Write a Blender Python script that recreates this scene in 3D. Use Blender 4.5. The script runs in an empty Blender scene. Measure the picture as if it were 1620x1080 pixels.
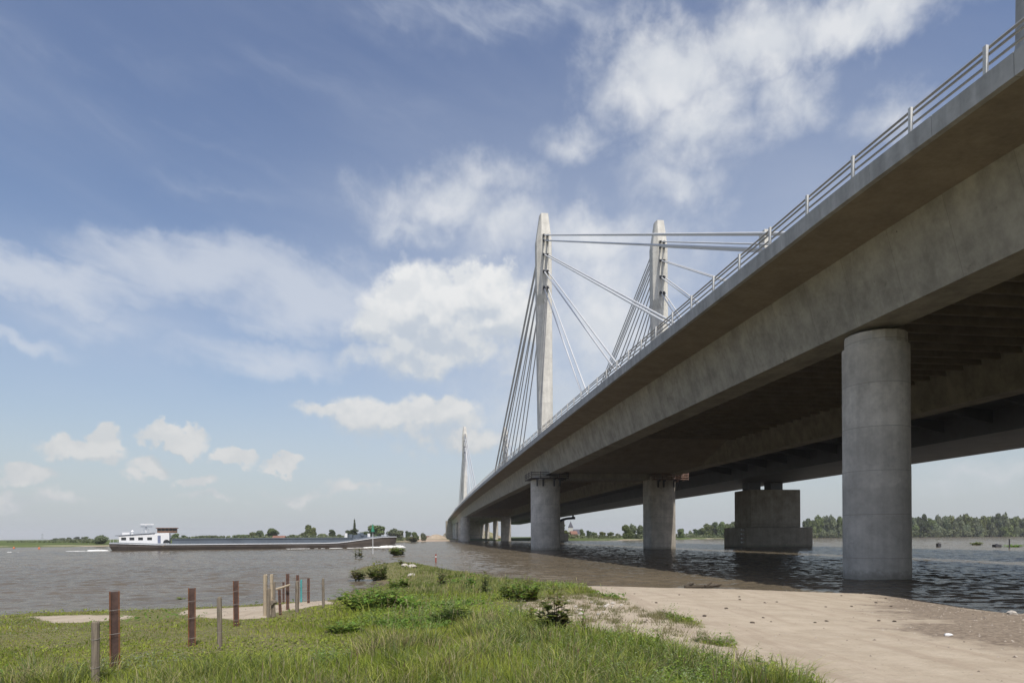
import bpy, bmesh, math, random
import numpy as np
from mathutils import Vector, Matrix
random.seed(7); rng = np.random.default_rng(7)
SC = bpy.context.scene
COL = SC.collection
R = math.radians

# ------------------------------------------------------------------ camera
EYE = 2.75; F = 1080.0; HY = 848.7; ROLL = 0.0059
cam_d = bpy.data.cameras.new('camera'); cam = bpy.data.objects.new('camera', cam_d); COL.objects.link(cam)
cam_d.sensor_width = 36; cam_d.lens = 24; cam_d.shift_x = 0; cam_d.shift_y = (HY-540)/1620
cam_d.clip_start = .1; cam_d.clip_end = 20000
cam.location = (0, 0, EYE)
cam.rotation_euler = (Matrix.Rotation(R(90), 3, 'X') @ Matrix.Rotation(-ROLL, 3, 'Z')).to_euler()
SC.camera = cam
SC.view_settings.view_transform = 'Standard'; SC.view_settings.look = 'None'
SC.view_settings.exposure = 0.0; SC.view_settings.gamma = 1
SC.cycles.max_bounces = 6; SC.cycles.diffuse_bounces = 3; SC.cycles.glossy_bounces = 3
SC.cycles.transparent_max_bounces = 4; SC.cycles.caustics_reflective = False; SC.cycles.caustics_refractive = False
SC.cycles.use_adaptive_sampling = True; SC.cycles.adaptive_threshold = 0.01

def ray(x, y):
    dx, dy = x-810, HY-y
    a = dx*math.cos(ROLL)+dy*math.sin(ROLL); b = -dx*math.sin(ROLL)+dy*math.cos(ROLL)
    return a/F, b/F
def at(x, y, Y):
    a, b = ray(x, y); return Vector((a*Y, Y, EYE+b*Y))
def onz(x, y, z=0.0):
    a, b = ray(x, y); Y = (z-EYE)/b; return Vector((a*Y, Y, z))
def xat(x, Y):                       # lateral position of an image column at the horizon, depth Y
    return ray(x, HY)[0]*Y

# ------------------------------------------------------------------ sun and sky
SUN_DIR = Vector((.193, -.618, 1.0)).normalized()
sun_el = math.asin(SUN_DIR.z); sun_az = math.atan2(SUN_DIR.x, SUN_DIR.y)
sl = bpy.data.lights.new('sun', 'SUN'); so = bpy.data.objects.new('sun', sl); COL.objects.link(so)
sl.energy = 3.9; sl.angle = R(.55); sl.color = (1, .95, .87)
so.rotation_euler = SUN_DIR.to_track_quat('Z', 'Y').to_euler(); so.location = (0, -50, 200)

class NT:                            # tiny node-graph helper
    def __init__(s, nt): s.nt = nt; s.nt.nodes.clear()
    def n(s, t, **kw):
        nd = s.nt.nodes.new(t)
        for k, v in kw.items():
            setattr(nd, k, v)
        return nd
    def l(s, a, b): s.nt.links.new(a, b)
    def val(s, sock, v):
        if hasattr(v, 'is_output'): s.l(v, sock)
        else: sock.default_value = v
    def m(s, op, a, b=None, c=None, clamp=False):
        nd = s.n('ShaderNodeMath', operation=op, use_clamp=clamp)
        for i, v in enumerate((a, b, c)):
            if v is not None: s.val(nd.inputs[i], v)
        return nd.outputs[0]
    def vm(s, op, a, b=None, out=0):
        nd = s.n('ShaderNodeVectorMath', operation=op)
        s.val(nd.inputs[0], a)
        if b is not None:
            s.val(nd.inputs['Scale'] if op == 'SCALE' else nd.inputs[1], b)
        return nd.outputs[out]
    def noise(s, vec, scale, detail=4, rough=.5, dist=0.0, out='Fac'):
        nd = s.n('ShaderNodeTexNoise'); nd.inputs['Scale'].default_value = scale
        nd.inputs['Detail'].default_value = detail; nd.inputs['Roughness'].default_value = rough
        nd.inputs['Distortion'].default_value = dist
        if vec is not None: s.l(vec, nd.inputs['Vector'])
        return nd.outputs[out]
    def ramp(s, v, lo, hi, a=0.0, b=1.0, smooth=True):
        nd = s.n('ShaderNodeMapRange'); nd.interpolation_type = 'SMOOTHSTEP' if smooth else 'LINEAR'
        s.val(nd.inputs[0], v)
        for i, q in enumerate((lo, hi, a, b)): s.val(nd.inputs[i+1], q)
        return nd.outputs[0]
    def mix(s, f, a, b, mode='MIX'):
        nd = s.n('ShaderNodeMix', data_type='RGBA', blend_type=mode)
        s.val(nd.inputs[0], f)
        for i, v in ((6, a), (7, b)):
            if hasattr(v, 'is_output'): s.l(v, nd.inputs[i])
            else: nd.inputs[i].default_value = (*v, 1) if len(v) == 3 else v
        return nd.outputs[2]
    def scale(s, v, sc):
        nd = s.n('ShaderNodeMapping'); nd.inputs['Scale'].default_value = sc; s.l(v, nd.inputs['Vector']); return nd.outputs[0]

world = bpy.data.worlds.new('World'); SC.world = world; world.use_nodes = True
HAZE = .00014
SKY_STRENGTH = .14
def build_sky():
    g = NT(world.node_tree)
    sky = g.n('ShaderNodeTexSky', sky_type='NISHITA', sun_disc=False)
    sky.sun_elevation = sun_el; sky.sun_rotation = sun_az % (2*math.pi)
    sky.altitude = 10; sky.air_density = 1.0; sky.dust_density = 2.2; sky.ozone_density = 2.2
    tc = g.n('ShaderNodeTexCoord'); d = g.vm('NORMALIZE', tc.outputs['Generated'])
    sp = g.n('ShaderNodeSeparateXYZ'); g.l(d, sp.inputs[0])
    az = g.m('ARCTAN2', sp.outputs[0], sp.outputs[1]); el = g.m('ARCSINE', sp.outputs[2])
    cb = g.n('ShaderNodeCombineXYZ'); g.l(az, cb.inputs[0]); g.l(el, cb.inputs[1])
    p = cb.outputs[0]                                     # azimuth / elevation in radians
    # warp so that cloud outlines are ragged
    w1 = g.vm('SUBTRACT', g.noise(p, 9, 5, .55, out='Color'), (.5, .5, .5))
    w2 = g.vm('SUBTRACT', g.noise(p, 38, 5, .6, out='Color'), (.5, .5, .5))
    pc = g.vm('ADD', g.vm('ADD', p, g.vm('SCALE', w1, .10)), g.vm('SCALE', w2, .034))
    def ae(x, y):
        a, b = ray(x, y); return math.atan(a), math.atan(b/math.hypot(1, a))
    def blobs(lst, pp):
        acc = None
        for (x, y, rx, ry, k) in lst:
            a, e = ae(x, y); a1, _ = ae(x+rx, y); _, e1 = ae(x, y-ry)
            nd = g.n('ShaderNodeVectorMath', operation='SUBTRACT'); g.l(pp, nd.inputs[0]); nd.inputs[1].default_value = (a, e, 0)
            nd2 = g.n('ShaderNodeVectorMath', operation='MULTIPLY'); g.l(nd.outputs[0], nd2.inputs[0])
            nd2.inputs[1].default_value = (1/max(1e-3, a1-a), 1/max(1e-3, e1-e), 0)
            ln = g.vm('LENGTH', nd2.outputs[0], out=1)
            v = g.m('MULTIPLY', g.m('SUBTRACT', 1.25, ln, clamp=False), k)
            acc = v if acc is None else g.m('MAXIMUM', acc, v)
        return acc
    CUM = [(690,490,118,78,1.0),(615,510,70,52,.9),(745,450,72,42,1.0),(790,500,80,60,.85),(690,560,150,40,.55),
           (640,668,135,36,.75),(690,650,60,30,.8),(540,660,70,20,.6),(720,700,110,30,.6),
           (130,708,70,22,1.0),(168,692,32,22,1.0),(275,690,50,20,1.0),(372,715,36,16,.95),(443,729,24,11,.9),
           (245,738,40,18,.9),(315,760,36,12,.8),(50,748,55,16,.75),(95,785,60,14,.45),(15,790,60,18,.45),(480,770,60,12,.4),(560,768,80,14,.4),
           (330,790,60,9,.35)]
    SOFT = [(1070,105,130,85,1.0),(1000,150,80,70,.8),(1200,70,160,85,1.0),(1350,35,190,65,1.0),(1245,140,60,75,.6),
            (1110,190,110,80,.75),(1075,270,90,45,.5),(975,45,42,42,.4),(915,215,60,28,.4),
            (700,320,130,55,.66),(780,285,85,50,.6),(650,350,75,34,.5),(800,360,100,60,.6),
            (930,380,110,60,.85),(960,480,170,150,.72),(1010,600,120,90,.6),(860,620,120,120,.5),(1420,175,70,36,.4),(1560,745,90,20,.5),(1500,770,80,18,.35)]
    CIR = [(800,25,420,60,.32),(120,90,260,40,.16),(60,428,200,50,.95),(330,425,220,64,.9),(480,470,150,66,.95),(560,440,90,50,.6),(430,560,190,34,.6),(30,540,110,20,.5),
           (260,210,330,40,.10),(520,150,420,60,.10),(350,290,200,30,.15),(150,500,200,40,.35)]
    n1 = g.noise(p, 20, 7, .55); n2 = g.noise(g.vm('ADD', p, (.003, .016, 0)), 20, 3, .5)
    cb1 = blobs(CUM, pc); cum = g.m('ADD', cb1, g.m('MULTIPLY', g.m('SUBTRACT', n1, .5), .9))
    cum_m = g.ramp(cum, .04, .46)
    sft = g.m('ADD', blobs(SOFT, pc), g.m('MULTIPLY', g.m('SUBTRACT', g.noise(p, 11, 9, .62, .3), .5), 1.5))
    sft_m = g.ramp(sft, -.12, 1.05)
    rt0 = g.n('ShaderNodeMapping'); rt0.inputs['Rotation'].default_value = (0, 0, R(15)); g.l(g.vm('ADD', p, g.vm('SCALE', w1, .035)), rt0.inputs['Vector'])
    rot = g.n('ShaderNodeMapping'); rot.inputs['Scale'].default_value = (5, 24, 1); g.l(rt0.outputs[0], rot.inputs['Vector'])
    streak = g.noise(rot.outputs[0], 1.0, 7, .6, .5)
    cb_ = blobs(CIR, pc); cir = g.m('ADD', cb_, g.m('MULTIPLY', g.m('SUBTRACT', streak, .5), 1.5))
    cir_m = g.m('MULTIPLY', g.m('MULTIPLY', g.ramp(cir, -.15, 1.0), g.ramp(cb_, -.05, .4)), .70)
    vb = g.ramp(blobs([(900,520,620,420,1.0),(1250,420,500,400,.8),(200,500,420,150,.6)], p), .0, 1.1)
    veil = g.m('ADD', g.m('MULTIPLY', g.ramp(g.noise(rot.outputs[0], .45, 5, .55, .5), .40, .9), .11), g.m('ADD', g.m('MULTIPLY', vb, .36), .05))
    front = g.ramp(sp.outputs[1], .0, .25)
    # other parts of the sky (behind the viewpoint): scattered clouds from noise alone
    back = g.m('MULTIPLY', g.ramp(g.noise(d, 3.2, 7, .6), .5, .68), g.m('SUBTRACT', 1, front))
    back = g.m('MULTIPLY', back, g.ramp(el, .02, .3))
    K = 1/SKY_STRENGTH
    cb2 = blobs(CUM, g.vm('ADD', pc, (.004, .030, 0)))
    lit = g.m('ADD', g.m('MULTIPLY', g.ramp(g.m('SUBTRACT', n1, n2), -.10, .12), .45), g.m('MULTIPLY', g.ramp(g.m('SUBTRACT', cb1, cb2), -.30, .42), .55))
    low = g.ramp(el, .02, .42)                            # far clouds near the horizon are dimmer and greyer
    ctop = g.mix(low, tuple(K*c for c in (.68,.69,.69)), tuple(K*c for c in (.86,.865,.865)))
    cbas = g.mix(low, tuple(K*c for c in (.52,.56,.59)), tuple(K*c for c in (.62,.665,.715)))
    ccol = g.mix(lit, cbas, ctop)
    zen = g.ramp(el, .0, .75)
    tint = g.mix(zen, (1.0,1.0,1.0), (.86,.86,.95))
    base = g.mix(1.0, sky.outputs[0], tint, 'MULTIPLY')
    hz = g.ramp(el, .30, -.02)
    base = g.mix(g.m('MULTIPLY', hz, .75), base, tuple(K*c for c in (.56,.61,.635)))
    c = g.mix(g.m('MAXIMUM', veil, back), base, tuple(K*c for c in (.62,.66,.74)))
    c = g.mix(g.m('MULTIPLY', cir_m, front), c, tuple(K*c for c in (.66,.70,.77)))
    c = g.mix(g.m('MULTIPLY', g.m('MULTIPLY', sft_m, .88), front), c, g.mix(.35, ccol, tuple(K*c for c in (.74,.77,.82))))
    c = g.mix(g.m('MULTIPLY', g.m('MULTIPLY', cum_m, g.ramp(lit, .0, .6, g.ramp(el, .12, .3, .42, .74), .96)), front), c, ccol)
    bg = g.n('ShaderNodeBackground'); bg.inputs['Strength'].default_value = SKY_STRENGTH; g.l(c, bg.inputs['Color'])
    out = g.n('ShaderNodeOutputWorld'); g.l(bg.outputs[0], out.inputs['Surface'])
build_sky()

# ------------------------------------------------------------------ object helpers
def tag(o, label=None, cat=None, group=None, kind=None):
    if label: o['label'] = label
    if cat: o['category'] = cat
    if group: o['group'] = group
    if kind: o['kind'] = kind
    return o
def empty(name, loc, label, cat, group=None, rz=0.0):
    o = bpy.data.objects.new(name, None); COL.objects.link(o); o.location = loc; o.rotation_euler = (0, 0, rz)
    o.empty_display_size = .5
    bpy.context.view_layer.update() if False else None
    return tag(o, label, cat, group)
class MB:                                                  # collects vertices and faces for ONE mesh
    def __init__(s): s.v = []; s.f = []
    def add(s, vs, fs):
        b = len(s.v); s.v += [tuple(v) for v in vs]; s.f += [tuple(i+b for i in f) for f in fs]
    def hexa(s, P):                                        # 8 corners: bottom loop 0-3, top loop 4-7
        s.add(P, [(3,2,1,0),(4,5,6,7),(0,1,5,4),(1,2,6,5),(2,3,7,6),(3,0,4,7)])
    def box(s, x0, y0, z0, x1, y1, z1):
        s.hexa([(x0,y0,z0),(x1,y0,z0),(x1,y1,z0),(x0,y1,z0),(x0,y0,z1),(x1,y0,z1),(x1,y1,z1),(x0,y1,z1)])
    def tube(s, a, b, r0, r1=None, n=8, caps=True):
        a, b = Vector(a), Vector(b); r1 = r0 if r1 is None else r1
        d = (b-a).normalized(); u = d.orthogonal().normalized()
        if abs(d.z) < .95: u = d.cross(Vector((0,0,1))).normalized()
        w = d.cross(u)
        vs = []
        for c, r in ((a, r0), (b, r1)):
            for i in range(n):
                t = 2*math.pi*i/n; vs.append(c+u*(r*math.cos(t))+w*(r*math.sin(t)))
        fs = [(i, (i+1) % n, n+(i+1) % n, n+i) for i in range(n)]
        if caps: fs += [tuple(range(n-1, -1, -1)), tuple(range(n, 2*n))]
        s.add(vs, fs)
    def rings(s, rings, cap=True):                         # loft closed rings of equal length
        n = len(rings[0]); vs = [p for r in rings for p in r]; fs = []
        for k in range(len(rings)-1):
            for i in range(n):
                j = (i+1) % n; fs.append((k*n+i, k*n+j, (k+1)*n+j, (k+1)*n+i))
        if cap: fs += [tuple(range(n-1, -1, -1)), tuple(range((len(rings)-1)*n, len(rings)*n))]
        s.add(vs, fs)
    def build(s, name, mat, parent=None, smooth=False, bevel=0, origin=None, fix=True):
        me = bpy.data.meshes.new(name)
        vs = s.v
        if origin is not None: vs = [(v[0]-origin[0], v[1]-origin[1], v[2]-origin[2]) for v in vs]
        me.from_pydata(vs, [], s.f)
        if fix:
            bm = bmesh.new(); bm.from_mesh(me); bmesh.ops.recalc_face_normals(bm, faces=bm.faces)
            if bevel: bmesh.ops.bevel(bm, geom=bm.edges, offset=bevel, segments=1, affect='EDGES', profile=.5)
            bm.to_mesh(me); bm.free()
        if smooth:
            me.polygons.foreach_set('use_smooth', [True]*len(me.polygons))
            try: me.set_sharp_from_angle(angle=R(40))
            except Exception: pass
        me.materials.append(mat)
        o = bpy.data.objects.new(name, me); COL.objects.link(o)
        if parent is not None: o.parent = parent
        if origin is not None: o.location = origin
        return o
def np_mesh(name, V, faces_flat, loop_tot, mat, col=None, parent=None, smooth=False):
    me = bpy.data.meshes.new(name)
    nf = len(loop_tot)
    me.vertices.add(len(V)); me.vertices.foreach_set('co', np.ascontiguousarray(V, np.float32).ravel())
    me.loops.add(len(faces_flat)); me.loops.foreach_set('vertex_index', np.ascontiguousarray(faces_flat, np.int32))
    me.polygons.add(nf)
    st = np.zeros(nf, np.int32); st[1:] = np.cumsum(loop_tot)[:-1]
    me.polygons.foreach_set('loop_start', st); me.polygons.foreach_set('loop_total', np.ascontiguousarray(loop_tot, np.int32))
    me.update(calc_edges=True)
    if col is not None:
        for nm, c in col.items():
            a = me.color_attributes.new(nm, 'FLOAT_COLOR', 'POINT')
            c4 = np.ones((len(V), 4), np.float32); c4[:, :c.shape[1]] = c
            a.data.foreach_set('color', c4.ravel())
    if smooth: me.polygons.foreach_set('use_smooth', np.ones(nf, bool))
    me.materials.append(mat)
    o = bpy.data.objects.new(name, me); COL.objects.link(o)
    if parent is not None: o.parent = parent
    return o

# ------------------------------------------------------------------ materials
def newmat(name):
    m = bpy.data.materials.new(name); m.use_nodes = True; g = NT(m.node_tree)
    b = g.n('ShaderNodeBsdfPrincipled'); o = g.n('ShaderNodeOutputMaterial'); g.l(b.outputs[0], o.inputs['Surface'])
    return m, g, b
def set_in(b, k, v): b.inputs[k].default_value = v
def bump(g, b, h, strength, dist=.05):
    nd = g.n('ShaderNodeBump'); nd.inputs['Strength'].default_value = strength; nd.inputs['Distance'].default_value = dist
    g.l(h, nd.inputs['Height']); g.l(nd.outputs[0], b.inputs['Normal'])
def geo_pos(g): return g.n('ShaderNodeNewGeometry').outputs['Position']
def concrete(name, base, dark=None, blotch=.5, board=0.0, streak=.35, lift=2.7, stain=.5, flood=False, joints=0, ties=0):
    m, g, b = newmat(name); p = geo_pos(g)
    dark = dark or tuple(c*.58 for c in base)
    n1 = g.noise(p, .55, 7, .62); n2 = g.noise(p, 3.5, 6, .6)
    v = g.scale(p, (1.6, 1.6, .12)); n3 = g.noise(v, 1.0, 5, .6)
    f = g.m('ADD', g.m('MULTIPLY', g.m('SUBTRACT', n1, .5), blotch*2.2), g.m('MULTIPLY', g.m('SUBTRACT', n2, .5), .5))
    f = g.m('ADD', f, g.m('MULTIPLY', g.m('SUBTRACT', n3, .5), streak*2))
    c = g.mix(g.ramp(f, -.5, .5), dark, tuple(min(1, x*1.12) for x in base))
    st = g.ramp(g.noise(p, .8, 8, .7, .5), .60, .74)
    c = g.mix(g.m('MULTIPLY', st, stain), c, tuple(x*.42 for x in base))
    lt = g.ramp(g.noise(p, 1.9, 6, .7, 1.2), .63, .75)
    c = g.mix(g.m('MULTIPLY', lt, stain*.5), c, tuple(min(1, x*1.3) for x in base))
    if lift:                                              # horizontal pour joints
        sx = g.n('ShaderNodeSeparateXYZ'); g.l(p, sx.inputs[0])
        fr = g.m('FRACT', g.m('DIVIDE', sx.outputs[2], lift))
        j = g.m('LESS_THAN', g.m('ABSOLUTE', g.m('SUBTRACT', fr, .5)), .02/lift)
        c = g.mix(g.m('MULTIPLY', j, .7), c, tuple(x*.40 for x in base))
        # each pour has its own tone
        fl = g.m('FLOOR', g.m('ADD', g.m('DIVIDE', sx.outputs[2], lift), .5))
        wn = g.n('ShaderNodeTexWhiteNoise', noise_dimensions='1D'); g.l(fl, wn.inputs['W'])
        c = g.mix(g.m('MULTIPLY', wn.outputs['Value'], .22), c, tuple(x*.6 for x in base))
    if joints:                                            # formwork panel joints across the bridge axis
        q = g.vm('DOT_PRODUCT', p, (-.141, .99, 0), out=1); fr = g.m('ABSOLUTE', g.m('SUBTRACT', g.m('FRACT', g.m('DIVIDE', q, joints)), .5))
        c = g.mix(g.m('MULTIPLY', g.m('LESS_THAN', fr, .016/joints), .55), c, tuple(x*.42 for x in base))
        wn = g.n('ShaderNodeTexWhiteNoise', noise_dimensions='1D'); g.l(g.m('FLOOR', g.m('DIVIDE', q, joints)), wn.inputs['W']); c = g.mix(g.m('MULTIPLY', wn.outputs['Value'], .16), c, tuple(x*.6 for x in base))
    if ties:                                              # tie-bolt holes
        vt = g.n('ShaderNodeTexVoronoi'); vt.inputs['Scale'].default_value = ties; vt.inputs['Randomness'].default_value = .6; g.l(p, vt.inputs['Vector'])
        c = g.mix(g.m('MULTIPLY', g.m('LESS_THAN', vt.outputs['Distance'], .045*ties), .75), c, (.05,.048,.045))
    if flood:                                             # tide line and algae left by the river
        zz = g.n('ShaderNodeSeparateXYZ'); g.l(p, zz.inputs[0])
        wl = g.ramp(g.m('ADD', zz.outputs[2], g.m('MULTIPLY', g.m('SUBTRACT', n2, .5), .9)), .75, .15)
        c = g.mix(g.m('MULTIPLY', wl, .6), c, (.11,.105,.075))
        w2 = g.ramp(g.m('ADD', zz.outputs[2], g.m('MULTIPLY', g.m('SUBTRACT', n3, .5), .6)), 5.7, 5.5)
        c = g.mix(g.m('MULTIPLY', w2, .26), c, tuple(x*.45 for x in base))
    g.l(c, b.inputs['Base Color']); set_in(b, 'Roughness', .85); set_in(b, 'Specular IOR Level', .25)
    bump(g, b, g.m('ADD', g.noise(p, 14, 6, .65), g.m('MULTIPLY', n2, .6)), .35, .03)
    return m
def plain(name, col, rough=.5, var=.15, scale=3.0, metal=0.0, col2=None, spec=.5, bmp=0.0):
    m, g, b = newmat(name); tc = g.n('ShaderNodeTexCoord').outputs['Object']
    n = g.noise(tc, scale, 6, .65)
    c2 = col2 or tuple(c*(1-var*2) for c in col)
    g.l(g.mix(g.ramp(n, .35, .68), col, c2), b.inputs['Base Color'])
    set_in(b, 'Roughness', rough); set_in(b, 'Metallic', metal); set_in(b, 'Specular IOR Level', spec)
    if bmp: bump(g, b, g.noise(tc, scale*6, 5, .6), bmp, .01)
    return m
def leafmat(name, trans=.35):
    m, g, b = newmat(name); at_ = g.n('ShaderNodeAttribute', attribute_name='col')
    oi = g.n('ShaderNodeObjectInfo')
    hs = g.n('ShaderNodeHueSaturation'); g.l(at_.outputs['Color'], hs.inputs['Color'])
    g.l(g.ramp(oi.outputs['Random'], 0, 1, .485, .515, False), hs.inputs['Hue'])
    g.l(g.ramp(oi.outputs['Random'], 0, 1, .8, 1.2, False), hs.inputs['Value'])
    g.l(hs.outputs[0], b.inputs['Base Color']); set_in(b, 'Roughness', .6); set_in(b, 'Specular IOR Level', .25)
    t = g.n('ShaderNodeBsdfTranslucent'); g.l(hs.outputs[0], t.inputs['Color'])
    mx = g.n('ShaderNodeMixShader'); mx.inputs[0].default_value = trans
    g.l(b.outputs[0], mx.inputs[1]); g.l(t.outputs[0], mx.inputs[2])
    o = [n for n in g.nt.nodes if n.type == 'OUTPUT_MATERIAL'][0]; g.l(mx.outputs[0], o.inputs['Surface'])
    return m
M = {}
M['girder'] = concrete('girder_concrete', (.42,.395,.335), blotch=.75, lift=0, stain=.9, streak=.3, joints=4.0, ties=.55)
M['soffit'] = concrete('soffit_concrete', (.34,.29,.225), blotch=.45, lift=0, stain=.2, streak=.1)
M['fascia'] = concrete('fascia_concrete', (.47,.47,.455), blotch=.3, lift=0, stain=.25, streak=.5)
M['pier'] = concrete('pier_concrete', (.63,.585,.51), blotch=.7, lift=2.65, stain=.7, flood=True, ties=.7)
M['pylon'] = concrete('pylon_concrete', (.78,.755,.68), blotch=.35, lift=4.6, stain=.22)
M['oldconc'] = concrete('old_pier_concrete', (.36,.32,.25), blotch=.6, lift=0, stain=.5, flood=True)
M['oldsteel'] = plain('old_deck_steel', (.12,.125,.13), .55, .12, .3)
M['cable'] = plain('cable_sheath', (.62,.63,.63), .4, .05, .2)
M['anchor'] = plain('anchor_steel', (.03,.032,.04), .45, .1)
M['rail'] = plain('rail_paint', (.66,.66,.64), .45, .08, 2.)
M['railtube'] = plain('rail_tube_galvanised', (.36,.36,.35), .45, .1, 2.)
M['asphalt'] = plain('asphalt', (.05,.05,.052), .9, .1, 5)
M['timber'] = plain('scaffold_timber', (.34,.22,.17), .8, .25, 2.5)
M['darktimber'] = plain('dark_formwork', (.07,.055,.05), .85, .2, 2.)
M['steel'] = plain('dark_steel', (.06,.06,.065), .5, .1)
M['leaf'] = leafmat('leaves'); M['grass'] = leafmat('grass_blades', .4)
M['bark'] = plain('bark', (.10,.08,.06), .9, .2, 4)
# ------------------------------------------------------------------ bridge alignment (s along, v across to the right, z above the water)
_S = np.arange(-200, 1200, 1.0)
_phi = -0.1479 + np.minimum(_S, 440)/14500
_x = np.cumsum(np.sin(_phi)); _y = np.cumsum(np.cos(_phi)); _i0 = int(np.argmin(np.abs(_S))); _x -= _x[_i0]; _y -= _y[_i0]
def BR(s, v, z):
    ph = float(np.interp(s, _S, _phi)); x = float(np.interp(s, _S, _x)); y = float(np.interp(s, _S, _y))
    return Vector((x+math.cos(ph)*v, y-math.sin(ph)*v, z))
def sstep(a, b, x):
    t = min(1, max(0, (x-a)/(b-a))); return t*t*(3-2*t)
def TOP(s): return 20.6 - .42*(1-sstep(12, 34, s)) - 1.3*sstep(150, 650, s)*((s-150)/500 if s > 150 else 0)
def loft_s(mb, slist, prof):                               # prof(s) -> closed list of (v,z)
    mb.rings([[BR(s, v, z) for v, z in prof(s)] for s in slist])
S0, S1 = -62.0, 650.0
SL = [S0+i*4 for i in range(0, 45)] + list(range(118, int(S1)-8, 12)) + [S1]
VF, VR = 21.9, 54.9                                        # left and right deck edges

bridge = empty('concrete_bridge', BR(40, 28.15, 0), 'pale concrete cable-stayed road bridge with white railing sweeping in from the right across the river', 'bridge')
BO = bridge.location.copy()
def bb(mb, name, mat, parent=None, **kw):                  # a part of the bridge, in the bridge's own space
    p = parent or bridge
    o = mb.build(name, mat, None, origin=tuple(BO), **kw); o.location = (0, 0, 0); o.parent = p
    return o
# deck slab with the thinning left cantilever
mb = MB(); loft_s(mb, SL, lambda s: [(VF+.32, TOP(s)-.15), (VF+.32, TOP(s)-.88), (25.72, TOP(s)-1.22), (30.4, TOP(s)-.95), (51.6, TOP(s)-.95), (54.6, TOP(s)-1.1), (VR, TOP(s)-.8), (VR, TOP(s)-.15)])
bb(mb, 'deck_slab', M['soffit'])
mb = MB(); loft_s(mb, SL, lambda s: [(VF+3.2, TOP(s)-.146), (VR-1.2, TOP(s)-.146), (VR-1.2, TOP(s)-.06), (VF+3.2, TOP(s)-.06)])
bb(mb, 'road_surface', M['asphalt'])
# precast edge units along the left edge, 4 m each
mb = MB(); s = S0
while s < S1-4:
    a, b_ = s+.012, s+3.988
    def ring(q): T = TOP(q); return [BR(q, VF, T), BR(q, VF+.02, T-.90), BR(q, VF+.318, T-.90), BR(q, VF+.318, T-.12), BR(q, VF+.42, T)]
    mb.rings([ring(a), ring(b_)]); s += 4.0
bb(mb, 'edge_beam', M['fascia'])
# two box girders
def girder(v0, v1, v2, v3):
    mb = MB(); loft_s(mb, SL, lambda s: [(v0, TOP(s)-1.16-.05*(v0 < 30)), (v1, 15.35-max(0, 20.6-TOP(s))*(s > 100)), (v2, 15.35-max(0, 20.6-TOP(s))*(s > 100)), (v3, TOP(s)-.94-.16*(v3 > 54))])
    return mb
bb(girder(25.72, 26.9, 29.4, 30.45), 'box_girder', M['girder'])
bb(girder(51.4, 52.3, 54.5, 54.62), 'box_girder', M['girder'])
# transverse ribs between the girders
def rib(s, w=.3):
    mb = MB(); P = []
    for z in (18.2, TOP(s)-.9):
        P += [BR(s, 29.9, z), BR(s, 51.9, z), BR(s+w, 51.9, z), BR(s+w, 29.9, z)]
    mb.hexa(P); return mb
nr = 0; s = 1.0
while s < 104: bb(rib(s), 'cross_beam', M['soffit']); s += 2.1; nr += 1
s = 176
while nr < 98: bb(rib(s, .6), 'cross_beam', M['soffit']); s += 5.2; nr += 1
# closed bottom plates and head beams at the pylons
for sa, sb, sp in ((106, 171, 138.5), (378, 444, 411)):
    PL = lambda s: 15.6-max(0, 20.6-TOP(s))+3.2*max(0.0, 1-(s-sa)/13)+3.2*max(0.0, 1-(sb-s)/13)
    mb = MB(); loft_s(mb, [sa, sa+6.5, sa+13, sp, sb-13, sb], lambda s: [(29.3, PL(s)), (52.4, PL(s)), (52.0, PL(s)+.4), (29.8, PL(s)+.4)])
    bb(mb, 'bottom_plate', M['soffit'])
    mb = MB(); loft_s(mb, [sp-2.4, sp+2.4], lambda s: [(29.38, 14.5-max(0, 20.6-TOP(sp))), (52.32, 14.5-max(0, 20.6-TOP(sp))), (52.32, 15.62-max(0, 20.6-TOP(sp))), (29.38, 15.62-max(0, 20.6-TOP(sp)))])
    bb(mb, 'pylon_crossbeam', M['girder'])
# end diaphragm and abutment
mb = MB(); loft_s(mb, [S1-.5, S1+14], lambda s: [(20.4, -1), (57, -1), (57, TOP(S1)-1.0), (20.4, TOP(S1)-1.0)])
bb(mb, 'abutment', M['oldconc'])
mb = MB(); loft_s(mb, [S1+.3, S1+200], lambda s: [(24.4, TOP(S1)-.9), (55.6, TOP(S1)-.9), (55.6, TOP(S1)), (24.4, TOP(S1))])
bb(mb, 'approach_slab', M['fascia'])

# round piers
def round_pier(s, v, r, ztop, cap=True, n=40, elong=0.0, cham=False):
    c = BR(s, v, 0); mb = MB(); rings = []
    # two half rounds with flat cheeks: the forms leave slight arrises
    def ring(z, rr):
        out = []
        for i in range(n):
            t = 2*math.pi*i/n
            ph = float(np.interp(s, _S, _phi)); cx, cy = rr*math.cos(t), rr*math.sin(t)+elong*(1 if math.sin(t) > 0 else -1)
            out.append((c.x+cx*math.cos(ph)+cy*math.sin(ph), c.y-cx*math.sin(ph)+cy*math.cos(ph), z))
        return out
    for z in (-3, ztop*.45, ztop*.45+.03, ztop-1.05, ztop-1.0, ztop-.98): rings.append(ring(z, r*(1.006 if z < ztop*.45+.01 else 1.0)))
    mb.rings(rings); o = bb(mb, 'pier', M['pier'], smooth=True)
    k = MB()
    rr = r*.93; pts = []
    for i in range(16):
        t = 2*math.pi*i/16+.2; pts.append((c.x+rr*math.cos(t), c.y+rr*math.sin(t)))
    k.rings([[(x, y, ztop-1.0) for x, y in pts], [(x, y, ztop-.22) for x, y in pts]])
    bb(k, 'pier_cap', M['pier'], o)
    k = MB(); k.box(c.x-.75, c.y-.75, ztop-.22, c.x+.75, c.y+.75, ztop+.02); bb(k, 'bearing', M['steel'], o)
    return o
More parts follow.
